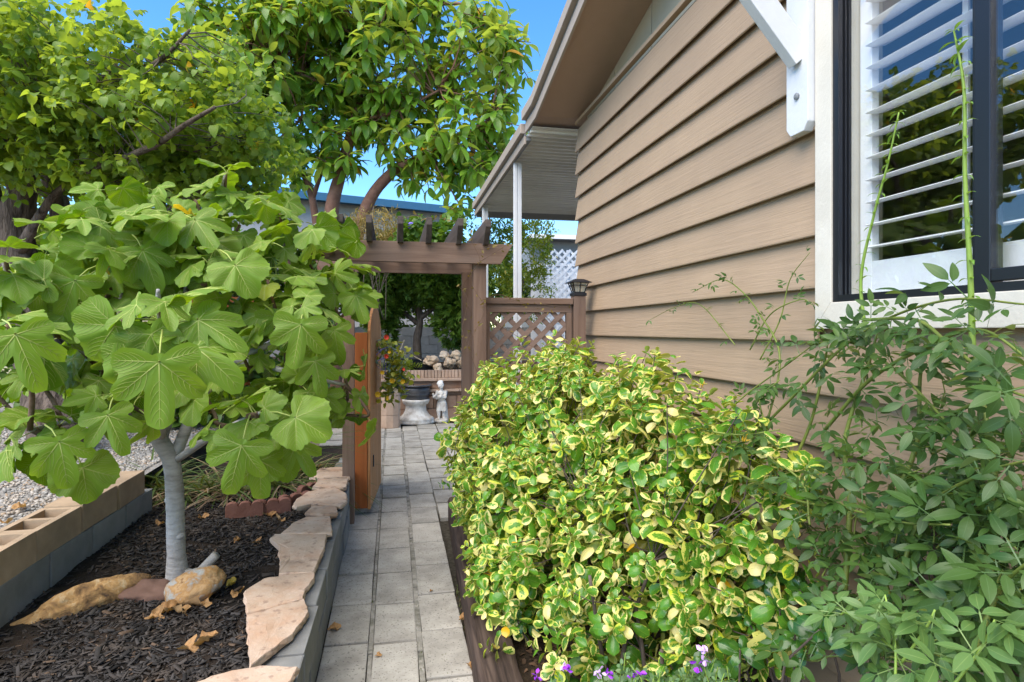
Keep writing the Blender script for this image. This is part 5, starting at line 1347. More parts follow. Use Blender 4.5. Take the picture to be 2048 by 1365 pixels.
ps = thing('leafy_shrub', P(1040, 700, 9.9) * [1, 1, 0] + [0, 0, 0.1], 'tall yellow-green leafy shrub behind the white carport posts', 'shrub')
tm = MB(); limb(tm, [P(1040, 800, 9.9) , P(1035, 650, 9.9), P(1045, 560, 9.9)], 0.06, 0.03, 5, 8); tm.build('trunk', M['bark'], ps, smooth=True)
leafy(ps, [(P(1045, 510, 9.9), (0.52, 0.5, 0.62)), (P(1070, 470, 9.9), (0.33, 0.4, 0.35)), (P(1000, 480, 10.0), (0.42, 0.4, 0.45)), (P(1055, 590, 9.9), (0.45, 0.4, 0.5)), (P(950, 460, 10.3), (0.35, 0.3, 0.35)), (P(990, 590, 9.9), (0.3, 0.3, 0.5))], 900, M['pitto'], smT, 8)
M['bamboo'] = leafmat('dry_bamboo_leaf', (0.20, 0.17, 0.055), (0.34, 0.29, 0.12), trans=0.3, rough=0.6)
baT = [leaf_grid(0.085, 0.011, 0.5, 0.8, 3, 0.2, 0.3, 0, 0, 3, 0, 0, s) for s in range(2)]
bb = thing('dry_shrub', P(740, 520, 7.6) * [1, 1, 0], 'straw-coloured wispy shrub behind the left end of the arbor', 'shrub')
tm = MB()
for i in range(14):
    b_ = P(735 + rng.normal() * 20, 640, 7.6); t_ = P(735 + rng.normal() * 40, 430 + rng.uniform(-20, 40), 7.6 + rng.normal() * 0.2)
    limb(tm, [b_, (b_ + t_) / 2 + rvec(0.05), t_], 0.006, 0.003, 4, 5)
o = tm.build('stems', M['bark'], bb, smooth=True); o['kind'] = 'stuff'
leafy(bb, [(P(745, 465, 7.6), (0.40, 0.35, 0.30)), (P(700, 480, 7.6), (0.3, 0.3, 0.25)), (P(770, 455, 7.6), (0.22, 0.3, 0.22))], 260, M['bamboo'], baT, 8, 0.08, n_obj=150, size=0.08)
M['ivy'] = leafmat('vine_leaf', (0.05, 0.13, 0.015), (0.11, 0.22, 0.03), trans=0.35, rough=0.45)
ivT = [leaf_grid(0.075, 0.06, 0.45, 0.8, 4, 0.2, 0.3, 0, 0.01, 3, 0, 0, s) for s in range(2)]
iv = thing('green_vine', P(850, 480, 7.2) * [1, 1, 0], 'bright green leafy vine with violet bloom seen between the arbor rafters', 'vine')
leafy(iv, [(P(835, 470, 7.2), (0.24, 0.25, 0.16)), (P(880, 478, 7.2), (0.22, 0.25, 0.15)), (P(905, 460, 7.3), (0.14, 0.2, 0.12))], 150, M['ivy'], ivT, 5, 0.06, n_obj=150, size=0.07)
M['violet'] = plain('violet_petal', (0.22, 0.16, 0.75), 0.6, bump=0)
fm = MB(); c_ = P(822, 452, 7.0)
fm.lathe([(0.005, -0.03), (0.012, 0.0), (0.042, 0.012), (0.030, 0.010), (0.004, 0.0)], 0, 0, 12)
fm.v = [(c_[0] + x, c_[1] - z, c_[2] + y) for x, y, z in fm.v]; fm.build('flower', M['violet'], iv, smooth=True)
# dark hedge that closes the view behind the juniper and left of the arbor
M['hedge'] = leafmat('hedge_leaf', (0.045, 0.11, 0.014), (0.11, 0.20, 0.028), trans=0.2, rough=0.5)
hg = thing('far_hedge', P(640, 560, 12.5) * [1, 1, 0], 'dark green hedge in the background left of the arbor', 'hedge')
leafy(hg, [(P(620, 560, 12.5), (1.1, 0.5, 0.9)), (P(480, 560, 12.0), (1.2, 0.5, 0.9)), (P(330, 560, 11.0), (1.2, 0.5, 0.9)), (P(180, 540, 10.0), (1.2, 0.5, 0.8)), (P(40, 560, 9.0), (1.2, 0.5, 0.8)), (P(800, 560, 14.6), (1.2, 0.4, 1.0)), (P(960, 560, 14.6), (1.2, 0.4, 1.0)), (P(1060, 580, 14.2), (0.8, 0.4, 0.7)), (P(840, 615, 14.2), (1.6, 0.3, 0.8)), (P(930, 620, 14.2), (1.0, 0.3, 0.8))], 2600, M['hedge'], ivT, 6, 0.12, 1.6, n_obj=60)

lsh = thing('low_shrub', P(480, 820, 6.4) * [1, 1, 0] + [0, 0, 0.2], 'dark low shrubbery in the shade behind the fig tree', 'shrub')
leafy(lsh, [(P(330, 800, 6.6), (0.9, 0.4, 0.45)), (P(470, 790, 6.5), (0.8, 0.35, 0.5)), (P(590, 790, 6.4), (0.5, 0.35, 0.5)), (P(160, 780, 7.0), (0.9, 0.4, 0.45)), (P(540, 690, 6.9), (0.9, 0.3, 0.5)), (P(360, 680, 7.2), (0.9, 0.3, 0.5)), (P(40, 700, 7.6), (0.9, 0.3, 0.7))], 900, M['hedge'], ivT, 6, 0.10, 1.3, n_obj=120)
# ------------------------------------------------------------------ dry vine on the arbor and the lattice
M['dryvine'] = leafmat('dry_vine_leaf', (0.13, 0.10, 0.02), (0.26, 0.20, 0.05), trans=0.25, rough=0.6)
M['vinestem'] = plain('vine_stem', (0.13, 0.08, 0.05), 0.8)
dvT = [leaf_grid(0.032, 0.014, 0.5, 0.8, 3, 0.3, 0.3, 0, 0, 3, 0, 0, s) for s in range(2)]
av = thing('arbor_vine', P(960, 640, 4.1) * [1, 1, 0], 'thin half-dry vine climbing the right arbor post and the lattice', 'vine')
ms, ti = [], []
vine_lines = [[(960, 760, 4.10), (940, 690, 4.08), (968, 620, 4.08), (940, 560, 4.08), (960, 520, 4.02), (940, 470, 4.0), (975, 440, 4.0)], [(930, 700, 4.7), (945, 640, 4.7), (925, 580, 4.75), (950, 540, 4.7)], [(950, 530, 4.05), (990, 505, 4.02), (1010, 490, 4.02), (960, 500, 4.02)],
              [(965, 600, 4.1), (1000, 590, 4.25), (1040, 605, 4.25), (1090, 610, 4.28), (1140, 615, 4.3)], [(980, 640, 4.26), (1030, 670, 4.26), (1080, 700, 4.26), (1120, 680, 4.26)], [(1080, 620, 4.26), (1110, 660, 4.26), (1090, 700, 4.26)], [(800, 440, 3.95), (830, 432, 3.95), (855, 440, 3.95), (885, 438, 3.95), (915, 444, 3.95)], [(940, 700, 4.1), (925, 660, 4.1), (935, 600, 4.1), (915, 570, 4.1)]]
for vl in vine_lines:
    vm = MB(); l_ = limb(vm, [P(*q) for q in vl], 0.0022, 0.0012, 6, 5, 0.1); vm.build('stem', M['vinestem'], av, smooth=True)
    for i in range(len(l_)):
        for _ in range(rng.integers(0, 2)):
            ms.append(frame(l_[i][0] + rvec(0.012), unit(rvec() + np.array([0, -0.4, 0])), rvec(), rng.uniform(0.6, 1.3))); ti.append(rng.integers(2))
foliage(av, dvT, ms, ti, M['dryvine'], 120, cell=5, size=0.03)

# ------------------------------------------------------------------ strappy clump behind the fig trunk
M['blade'] = leafmat('strap_leaf', (0.05, 0.09, 0.02), (0.12, 0.17, 0.04), trans=0.2, rough=0.5, yellow=0.2, yellow_col=(0.30, 0.22, 0.12))
M['dryblade'] = leafmat('dead_strap_leaf', (0.10, 0.07, 0.045), (0.28, 0.215, 0.14), trans=0.15, rough=0.8)
def blades(name, label, centres, n, Lr, mat, dn, curve=1.0, up_=0.7, kind='grass', wd=0.012):
    root = thing(name, centres[0] * [1, 1, 0] + [0, 0, 0.25], label, kind); tm_ = []
    for s, dr_ in enumerate((0.35, 0.7, 1.1)):
        tm_.append(leaf_grid(1.0, wd / 0.4, 0.15, 0.5, 8, 0.35, dr_ * curve, 0, 0, 3, 0, 0, s))
    ms, ti = [], []
    for i in range(n):
        c = centres[rng.integers(len(centres))]; az = rng.uniform(0, 6.28)
        pd = unit(np.array([math.cos(az), math.sin(az) * 0.9, up_ * rng.uniform(0.3, 1.6)]))
        L_ = rng.uniform(*Lr); ms.append(frame(c + rvec(0.05) * [1, 1, 0.1], pd, (0, 0, 1), L_)); ti.append(rng.integers(3))
    foliage(root, tm_, ms, ti, mat, dn, part='blade', bulk='blades', cell=10, size=1)
cc = [PZ(x, y, 0.27) for x, y in ((300, 1000), (350, 1000), (400, 998), (450, 1000), (560, 985), (620, 965), (285, 990), (500, 990), (590, 960))]
blades('strappy_plant', 'green strappy-leaved clump behind the fig trunk', [c + np.array([0, 0.15, 0]) for c in cc], 800, (0.28, 0.62), M['blade'], 120)
blades('dead_grass', 'heap of dead straw-coloured strap leaves around the base of the green clump', [c + np.array([0, 0.05, 0.02]) for c in cc], 650, (0.2, 0.5), M['dryblade'], 150, 1.0, 0.25)
gcs = [P(660, 800, 4.3), P(650, 880, 4.3), P(640, 850, 4.35)]
root = thing('sedge_tuft', gcs[0] * [1, 1, 0] + [0, 0, 0.3], 'thin dark grass blades poking out in front of the orange gate edge', 'grass')
ms, ti = [], []
tm_ = [leaf_grid(1.0, 0.018, 0.1, 0.6, 8, 0.3, dr_, 0, 0, 3, 0, 0, s) for s, dr_ in enumerate((0.05, 0.15, 0.3))]
for i in range(34):
    b_ = P(rng.uniform(600, 660), rng.uniform(790, 930), 4.45); ms.append(frame(b_, unit(np.array([1.0, -0.15, rng.uniform(-0.05, 0.42)])), (0, 0, 1), rng.uniform(0.25, 0.45))); ti.append(rng.integers(3))
foliage(root, tm_, ms, ti, M['hedge'], 300, part='blade', bulk='blades', cell=1, size=1)

# ------------------------------------------------------------------ polygala at the bottom edge
M['poly'] = leafmat('polygala_leaf', (0.10, 0.20, 0.075), (0.17, 0.28, 0.115), trans=0.3, rough=0.5)
M['purple'] = plain('purple_petal', (0.33, 0.05, 0.62), 0.5, bump=0)
M['purple2'] = plain('pale_purple_petal', (0.60, 0.38, 0.72), 0.5, bump=0)
plT = [leaf_grid(0.026, 0.015, 0.6, 0.6, 4, 0.25, 0.1, 0, 0.002, 3, 0, 0, s) for s in range(2)]
pg = thing('purple_flower_plant', PX(1330, 1365, 0.72) * [1, 1, 0] + [0, 0, 0.1], 'low grey-green plant with small purple flowers at the bottom edge', 'plant')
ms, ti = [], []
stm = MB()
for i in range(120):
    px_ = rng.uniform(1060, 1470); X_ = 0.50 + 0.38 * (px_ - 1060) / 410 + rng.normal() * 0.03
    topy = 1300 + 30 * abs(math.sin(px_ * 0.02)) + (40 if px_ < 1200 else 0)
    p = PX(px_, topy + rng.uniform(0, 70), X_)
    b_ = np.array([p[0] + rng.normal() * 0.03, p[1] + rng.normal() * 0.03, p[2] - 0.14]); twig_between(stm, b_, p, 0.002, 0.0014, 0, 3, 4)
    for k in range(12):
        t = k / 12; ms.append(frame(b_ * (0.6 * (1 - t)) + p * (1 - 0.6 * (1 - t)), unit(rvec() + np.array([0, 0, 0.7])), unit(rvec(0.4) + np.array([0, 0, 1])), rng.uniform(0.7, 1.2) * (1.1 - 0.4 * t))); ti.append(rng.integers(2))
o = stm.build('stems', M['sprout'], pg, smooth=True); o['kind'] = 'stuff'
foliage(pg, plT, ms, ti, M['poly'], 300, cell=8, size=0.026)
for (px_, py_, X_) in ((1128, 1335, 0.56), (1138, 1340, 0.56), (1072, 1352, 0.51), (1215, 1348, 0.63), (1270, 1350, 0.68), (1285, 1352, 0.69), (1398, 1332, 0.80), (1415, 1322, 0.82), (1410, 1303, 0.80), (1200, 1345, 0.62)):
    c_ = PX(px_, py_, X_); fm = MB()
    for k in range(5):
        a = rng.uniform(0, 6.28); t_, f_, _ = leaf_grid(0.018, 0.013, 0.5, 0.4, 3, 0.5, -0.3)
        W_ = frame(c_ + rvec(0.004), unit(rvec() + np.array([-0.4, -0.5, 0.5])), rvec(), rng.uniform(0.8, 1.2))
        fm.add([tuple(W_[:3, :3] @ q + W_[:3, 3]) for q in t_], f_)
    fm.build('flower', M['purple'] if rng.random() < 0.75 else M['purple2'], pg)

# ================================================================== GROUND COVER
# ------------------------------------------------------------------ mulch chips
M['chip'] = leafmat('mulch_chip', (0.012, 0.011, 0.010), (0.075, 0.068, 0.063), trans=0.0, rough=0.85, spec=0.25, yellow=0.05, yellow_col=(0.11, 0.075, 0.05))
def chip(seed):
    r = random.Random(seed); a, b, c = 0.5, r.uniform(0.07, 0.17), r.uniform(0.02, 0.045)
    v = np.array([(-b, -a, -c), (b * .8, -a * .9, -c), (b, a, -c), (-b * .7, a * .9, -c), (-b * .8, -a * .9, c), (b * .6, -a * .8, c * .7), (b * .7, a * .85, c), (-b * .6, a * .8, c * 1.2)]) * [1, 1, 1]
    f = [(3, 2, 1, 0), (4, 5, 6, 7), (0, 1, 5, 4), (1, 2, 6, 5), (2, 3, 7, 6), (3, 0, 4, 7)]
    return v, f, np.tile([0.5, 0.5, 0], (8, 1))
chT = [chip(s) for s in range(4)]
def bz(x, y): return bedz(x, y) + 0.016 * mnoise.noise((x * 7, y * 7, 0.3)) + 0.0064 * mnoise.noise((x * 21, y * 21, 5.3))
ms, ti = [], []
while len(ms) < 20000:
    x = rng.uniform(-1.66, -0.48); y = 1.3 + 4.2 * rng.random() ** 1.7
    if mnoise.noise((x * 2.2, y * 1.6, 7)) > 0.25 and 2.7 < y < 3.9 and rng.random() < 0.8: continue
    az = rng.uniform(0, 6.28)
    ms.append(frame((x, y, bz(x, y) + rng.uniform(0.0, 0.012)), (math.cos(az), math.sin(az), rng.normal() * 0.28), (rng.normal() * 0.5, rng.normal() * 0.5, 1), rng.uniform(0.014, 0.05) * (1.0 if rng.random() < 0.94 else 1.6))); ti.append(rng.integers(4))
o = bulk_mesh('mulch', chT, ms, ti, M['chip'], None, smooth=False); o['kind'] = 'stuff'; o['label'] = 'dark bark mulch chips covering the bed under the fig tree'
# ------------------------------------------------------------------ gravel
M['pebble'] = leafmat('pebble', (0.17, 0.16, 0.145), (0.46, 0.44, 0.40), trans=0.0, rough=0.85, spec=0.25, yellow=0.10, yellow_col=(0.33, 0.24, 0.16))
def pebble(seed):
    bm_ = bmesh.new(); bmesh.ops.create_icosphere(bm_, subdivisions=1, radius=1.0); r = random.Random(seed)
    v = np.array([np.array(q.co) * [r.uniform(.7, 1.2), r.uniform(.7, 1.2), r.uniform(.45, .8)] for q in bm_.verts]); f = [tuple(x.index for x in q.verts) for q in bm_.faces]; bm_.free()
    return v, f, np.tile([0.5, 0.5, 0], (len(v), 1))
pbT = [pebble(s) for s in range(4)]
ms, ti = [], []
while len(ms) < 9000:
    x = -1.86 - rng.random() ** 1.5 * 3.2; y = rng.uniform(1.5, 7.5)
    px_, py_, d_ = proj(np.array([x, y, 0.47]))
    if px_ < -60: continue
    zz = 0.46 + 0.02 * mnoise.noise((x * 1.5, y * 1.5, 0.3)) + 0.008 * mnoise.noise((x * 4.5, y * 4.5, 5.3))
    ms.append(frame((x, y, zz + rng.uniform(0, 0.006)), unit(rvec() * [1, 1, 0.3]), unit(rvec(0.3) + np.array([0, 0, 1])), rng.uniform(0.006, 0.017))); ti.append(rng.integers(4))
o = bulk_mesh('gravel', pbT, ms, ti, M['pebble'], None, smooth=False); o['kind'] = 'stuff'; o['label'] = 'loose pale gravel stones left of the block wall'
# moss and weeds in the joints
M['moss'] = leafmat('joint_weed', (0.06, 0.09, 0.02), (0.13, 0.17, 0.04), trans=0.2, rough=0.7, yellow=0.3, yellow_col=(0.12, 0.09, 0.045))
wdT = [leaf_grid(1, 0.22, 0.3, 0.7, 2, 0.2, 0.4, 0, 0, 3, 0, 0, s) for s in range(2)]
ms, ti = [], []
spots = [(0.128, 2.95, 0.30), (0.126, 2.7, 0.12), (0.13, 3.3, 0.15), (0.24, 2.72, 0.12), (0.36, 3.0, 0.3), (0.37, 3.4, 0.3), (-0.32, 3.3, 0.4), (-0.32, 4.0, 0.5), (-0.10, 2.5, 0.3), (0.125, 2.3, 0.3), (0.36, 2.5, 0.3), (-0.31, 2.6, 0.3), (-0.105, 3.9, 0.5), (0.13, 4.4, 0.5)]
for (x, y, sp) in spots:
    for _ in range(45 if sp > 0.12 and x != 0.128 else 90):
        xx, yy = x + rng.normal() * 0.006, y + rng.normal() * sp * 0.35
        ms.append(frame((xx, yy, -0.022), unit(rvec(0.6) + np.array([0, 0, 1])), rvec(), rng.uniform(0.008, 0.030))); ti.append(rng.integers(2))
o = bulk_mesh('joint_weeds', wdT, ms, ti, M['moss'], None); o['kind'] = 'stuff'; o['label'] = 'tiny weeds and moss growing in the paver joints'
# soil litter in the right bed
M['litter'] = leafmat('leaf_litter', (0.05, 0.03, 0.018), (0.16, 0.09, 0.05), trans=0.05, rough=0.9)
ltT = [leaf_grid(1, 0.5, 0.5, 0.7, 3, 0.3, 0.5, 0.1, 0, 3, 0, 0, s) for s in range(3)]
ms, ti = [], []
for _ in range(2200):
    x, y = rng.uniform(0.55, 1.42), rng.uniform(0.9, 4.6); az = rng.uniform(0, 6.28)
    zz = 0.10 + 0.02 * mnoise.noise((x * 4, y * 4, 0.3)) + 0.01
    ms.append(frame((x, y, zz), (math.cos(az), math.sin(az), rng.normal() * 0.2), unit(rvec(0.4) + np.array([0, 0, 1])), rng.uniform(0.02, 0.05))); ti.append(rng.integers(3))
o = bulk_mesh('leaf_litter', ltT, ms, ti, M['litter'], None); o['kind'] = 'stuff'; o['label'] = 'brown leaf litter on the soil beside the house'

# ================================================================== SMALL THINGS
# ------------------------------------------------------------------ rocks
def rock(name, c, radii, rotz, mat, label, seed, cat='rock', amp=0.25, tilt=(0, 0), group=None, flat=0.0):
    bm_ = bmesh.new(); bmesh.ops.create_icosphere(bm_, subdivisions=4, radius=1.0)
    for v in bm_.verts:
        p = v.co.copy(); n_ = mnoise.noise(p * 1.1 + Vector((seed * 7.7, 0, 0))) * amp + mnoise.noise(p * 2.6 + Vector((seed * 3.1, 2, 0))) * amp * 0.45 + (0.5 - abs(mnoise.noise(p * 3.4 + Vector((seed, 4, 5))))) * amp * 0.5 + (0.5 - abs(mnoise.noise(p * 8 + Vector((seed, 0, 5))))) * amp * 0.28
        cell = mnoise.cell_vector(p * 1.7 + Vector((seed, seed, 0))) if False else Vector((0, 0, 0))
        v.co = p * (1 + n_)
        if flat and v.co.z > flat: v.co.z = flat + (v.co.z - flat) * 0.2
    Mx = Matrix.Rotation(rotz, 4, 'Z') @ Matrix.Rotation(tilt[0], 4, 'X') @ Matrix.Rotation(tilt[1], 4, 'Y') @ Matrix.Diagonal((*radii, 1))
    me = bpy.data.meshes.new(name); bm_.to_mesh(me); bm_.free(); me.materials.append(mat); me.transform(Mx)
    me.polygons.foreach_set('use_smooth', np.ones(len(me.polygons), dtype=bool))
    o = bpy.data.objects.new(name, me); C.objects.link(o); o.location = Vector([float(q) for q in c]); tag(o, label, cat, group); return o
M['rock_gold'] = pmat('gold_rock', [(0.07, 0.045, 0.03), (0.24, 0.14, 0.06), (0.42, 0.25, 0.10), (0.52, 0.40, 0.24)], scale=17, rough=0.85, bump=1.0, bscale=26, bdist=0.012, var=0, spec=0.2, dist=0.8)
M['rock_mix'] = pmat('rust_and_grey_rock', [(0.20, 0.20, 0.18), (0.34, 0.34, 0.31), (0.36, 0.20, 0.075), (0.46, 0.30, 0.15), (0.20, 0.10, 0.04)], scale=13, rough=0.85, bump=0.9, bscale=30, bdist=0.010, var=0, spec=0.2, dist=0.5)
M['rock_brown'] = pmat('brown_rock', [(0.13, 0.075, 0.055), (0.20, 0.12, 0.09)], scale=9, rough=0.9, bump=0.6, bscale=20, var=0, spec=0.2)
M['rock_pale'] = pmat('pale_rock', [(0.30, 0.20, 0.13), (0.52, 0.40, 0.28), (0.55, 0.50, 0.44)], scale=5, rough=0.9, bump=0.8, bscale=14, var=0.15, spec=0.2)
c_ = PZ(165, 1205, 0.26); rock('garden_rock', c_ + np.array([0, 0.0, 0.0]), (0.235, 0.065, 0.068), R(38), M['rock_gold'], 'long jagged golden-brown rock lying in the mulch near the block wall', 1, amp=0.32, tilt=(0, R(-8)))
c_ = PZ(290, 1190, 0.25); rock('garden_rock', c_ + np.array([0, 0.03, -0.01]), (0.125, 0.085, 0.055), R(-15), M['rock_brown'], 'flat dark brown rock between the two golden rocks', 2, amp=0.36)
c_ = PZ(388, 1190, 0.26); rock('garden_rock', c_ + np.array([0, 0.02, 0.035]), (0.125, 0.088, 0.075), R(22), M['rock_mix'], 'rounded rust and grey rock at the foot of the fig trunk', 5, amp=0.17, tilt=(0, R(-14)))
for i, (px_, py_, d_, r_, lab) in enumerate(((860, 722, 10.4, (0.13, 0.1, 0.10), 'tan rock on the terrace right of the black tub'), (876, 737, 10.35, (0.09, 0.08, 0.09), 'small tan rock at the terrace edge above the urn'), (900, 728, 10.4, (0.15, 0.1, 0.10), 'orange-tinted pale rock on the terrace above the statue'), (928, 726, 10.5, (0.16, 0.1, 0.12), 'grey-white rock on the terrace beside the arbor post'), (912, 712, 10.8, (0.12, 0.1, 0.10), 'small pale rock at the back of the terrace heap'), (890, 712, 10.8, (0.09, 0.1, 0.08), 'brown pebble-like rock behind the terrace heap'))):
    rock('terrace_rock', P(px_, py_, d_), tuple(0.8 * q for q in r_), R(20 + 40 * i), M['rock_pale'], lab, 10 + i, amp=0.6, group='rocks on the terrace')
tub = thing('black_tub', P(836, 742, 10.45), 'black plastic tub half buried on the terrace', 'tub')
tbm = MB(); q0 = P(836, 742, 10.45)
tbm.hexa([(q0[0] - .26, q0[1] - .02, 0.78), (q0[0] + .26, q0[1] - .02, 0.78), (q0[0] + .26, q0[1] + .3, 0.78), (q0[0] - .26, q0[1] + .3, 0.78), (q0[0] - .28, q0[1] - .04, 1.0), (q0[0] + .28, q0[1] - .04, 1.0), (q0[0] + .28, q0[1] + .32, 1.0), (q0[0] - .28, q0[1] + .32, 1.0)]).build('body', M['black'], tub, bevel=0.01)
MB().box((q0[0] - .30, q0[1] - .06, 1.001), (q0[0] + .30, q0[1] + .34, 1.03)).build('rim', M['black'], tub, bevel=0.006)
# white bucket
q0 = P(962, 700, 10.9); q0 = P(915, 700, 11.0)
bk = MB().lathe([(0.10, q0[2] - 0.12), (0.115, q0[2]), (0.12, q0[2] + 0.02), (0.12, q0[2] + 0.035), (0.108, q0[2] + 0.035), (0.10, q0[2] - 0.05)], q0[0] + 0.18, q0[1], 20).build('bucket', M['rock_pale'], None, smooth=False)
tag(bk, 'pale bucket at the back of the terrace near the arbor post', 'bucket')
# low yellow-green ground cover spilling over the terrace
gcv = thing('trailing_plant', P(800, 745, 10.2), 'yellow-green trailing plant on the terrace edge beside the garland', 'plant')
leafy(gcv, [(P(812, 735, 10.25), (0.22, 0.15, 0.08)), (P(785, 735, 10.3), (0.2, 0.15, 0.1))], 140, M['pitto'], smT, 6, 0.05, 0.9, n_obj=80)
# ------------------------------------------------------------------ red scalloped edging bricks
M['redbrick'] = pmat('red_edging', [(0.16, 0.07, 0.05), (0.23, 0.11, 0.08)], scale=9, rough=0.9, bump=0.5, bscale=60, var=0.1, spec=0.15)
for i, (px_, py_, rz) in enumerate(((490, 1028, 0.1), (546, 1022, 0.12), (592, 1010, 0.5), (622, 988, 0.9))):
    c_ = PZ(px_, py_, 0.27); b = MB(); pl = [(-0.12, -0.02)]
    for k in range(3):
        for j in range(7):
            a = math.pi - math.pi * j / 6; pl.append((-0.08 + 0.08 * k + 0.04 * math.cos(a), 0.055 + 0.03 * math.sin(a)))
    pl.append((0.12, -0.02))
    b.prism(pl, 1, -0.025, 0.025)
    o = b.build('edging_brick', M['redbrick'], None, bevel=0.004)
    o.location = Vector([float(c_[0]), float(c_[1]), float(c_[2])]); o.rotation_euler.z = rz
    tag(o, ['leftmost red scalloped edging brick behind the fig trunk', 'second red scalloped edging brick from the fig trunk', 'third red scalloped edging brick, turned towards the gate', 'red scalloped edging brick nearest the flagstones by the gate'][i], 'brick', 'red scalloped edging bricks')
# ------------------------------------------------------------------ dry fallen leaves
M['dryleaf'] = leafmat('dry_fig_leaf', (0.30, 0.155, 0.055), (0.44, 0.27, 0.12), back=(0.38, 0.25, 0.12), trans=0.15, rough=0.75, vein=(0.3, 0.16, 0.05), vein_w=0.06)
M['yleaf'] = leafmat('fallen_yellow_leaf', (0.42, 0.33, 0.06), (0.5, 0.40, 0.09), trans=0.15, rough=0.7)
def dry_mesh(seed):
    r = random.Random(seed); n, m = 26, 5; v = [(0, 0, 0.01)]; f = []; lc = [(0, 0.5, 0)]
    for k in range(1, m + 1):
        for i in range(n):
            th = 2 * math.pi * i / n; rr = (0.72 + 0.22 * math.cos(3 * th + r.uniform(-.2, .2)) + 0.12 * math.cos(5 * th + seed)) * k / m
            x, y = rr * math.cos(th), rr * math.sin(th) * 0.9
            z = 0.55 * (k / m) ** 2 * math.sin(2 * th + seed) * 0.6 + 0.28 * mnoise.noise((x * 3 + seed, y * 3, 1)) + 0.16 * mnoise.noise((x * 8, y * 8, seed)) + 0.25 * (k / m) ** 2
            v.append((x, y, z)); lc.append((math.sin(th * 2.5), rr, 0))
    for i in range(n):
        j = (i + 1) % n; f.append((0, 1 + i, 1 + j))
        for k in range(m - 1): f.append((1 + k * n + i, 1 + (k + 1) * n + i, 1 + (k + 1) * n + j, 1 + k * n + j))
    return v, f, lc
dm = []
for s in range(5):
    v, f, lc = dry_mesh(s * 1.7 + 0.4); dm.append((mesh_data('dry_leaf', v, f, M['dryleaf'], smooth=True, lc=lc), mesh_data('dry_leaf', v, f, M['yleaf'], smooth=True, lc=lc)))
DL = [(405, 1208, .26, .060, 0, 'large curled tan dry leaf in front of the rust-coloured rock'), (335, 1220, .26, .055, 0, 'crumpled brown dry leaf left of the large curled leaf'), (362, 1224, .27, .050, 0, 'tan dry leaf in the middle of the leaf heap by the rock'), (312, 1232, .26, .045, 0, 'dry brown leaf at the left end of the leaf heap by the rock'),
      (410, 1282, .26, .055, 0, 'upright crumpled tan leaf in the mulch near the second flagstone'), (378, 1295, .26, .045, 0, 'rolled orange-brown leaf in the foreground mulch'), (463, 1168, .26, .038, 1, 'yellow fallen leaf in the mulch right of the rock'), (475, 1188, .26, .042, 0, 'curled orange leaf against the flagstone edge'),
      (560, 1040, .27, .050, 0, 'pair of dry leaves\' larger one behind the flagstones'), (540, 1030, .27, .040, 0, 'small dry leaf behind the flagstones, next to the red bricks'), (405, 1035, .27, .04, 0, 'small orange dry leaf right of the fig trunk'), (320, 1048, .27, .035, 0, 'small dry leaf left of the fig trunk in the mulch'),
      (668, 1258, .005, .040, 0, 'curled brown leaf on the paver beside the retaining wall'), (757, 1310, .005, .018, 0, 'tiny round brown leaf on the middle row of pavers'), (862, 1182, .005, .014, 0, 'tiny brown leaf on the right row of pavers'), (925, 1238, .01, .032, 0, 'brown leaf wedged against the timber edging'),
      (940, 1332, .005, .026, 0, 'small orange-brown leaf at the bottom of the path by the timber'), (990, 1297, .165, .022, 1, 'small yellow leaf lying on the timber edging'), (40, 1015, .48, .05, 0, 'dry leaf on the gravel above the block wall'), (8, 1045, .48, .04, 0, 'orange leaf on the gravel at the left edge'),
      (515, 1085, .27, .035, 0, 'dry leaf half buried in the mulch beside the pale flagstone'), (475, 1080, .27, .03, 0, 'small reddish dry leaf in the middle of the mulch')]
for i, (px_, py_, z_, r_, yl, lab) in enumerate(DL):
    c_ = PZ(px_, py_, z_ + 0.01)
    zz = bz(c_[0], c_[1]) + 0.018 if -1.66 < c_[0] < -0.45 else z_ + 0.006
    c_ = PZ(px_, py_, zz); W_ = Matrix.Translation(Vector([float(q) for q in c_])) @ Matrix.Rotation(rng.uniform(0, 6.28), 4, 'Z') @ Matrix.Rotation(rng.normal() * 0.3, 4, 'X') @ Matrix.Diagonal((r_, r_, r_, 1))
    o = inst('dry_leaf', dm[i % 5][yl], W_); tag(o, lab.replace("pair of dry leaves' larger one", 'larger of two dry leaves'), 'leaf', 'fallen dry leaves')
# ------------------------------------------------------------------ urn pedestal, pot and statue
M['plaster'] = pmat('old_white_plaster', [(0.52, 0.48, 0.43), (0.74, 0.73, 0.70), (0.78, 0.77, 0.75)], scale=9, rough=0.7, bump=0.5, bscale=40, bdist=0.004, var=0, spec=0.3, stain=((0.26, 0.20, 0.14), 6, 0.7))
M['glaze'] = pmat('dark_glaze', [(0.035, 0.04, 0.05), (0.07, 0.075, 0.09)], scale=8, rough=0.35, bump=0.2, bscale=30, var=0, spec=0.5, stain=((0.20, 0.17, 0.13), 9, 0.35))
uc = PZ(833, 850, 0.0); ux, uy = uc[0], uc[1] + 0.26
ped = MB().lathe([(0.315, 0.0), (0.318, 0.03), (0.30, 0.06), (0.305, 0.065), (0.27, 0.10), (0.235, 0.115), (0.205, 0.15), (0.178, 0.20), (0.168, 0.26), (0.172, 0.30), (0.20, 0.31), (0.215, 0.335), (0.225, 0.36), (0.225, 0.385), (0.20, 0.39)], ux, uy, 40, jit=0.03).build('urn_pedestal', M['plaster'], None, smooth=True)
tag(ped, 'worn white plaster pedestal under the dark pot in the courtyard', 'pedestal')
pot = thing('dark_pot', (ux, uy, 0.39), 'dark glazed bowl pot standing on the white pedestal', 'pot')
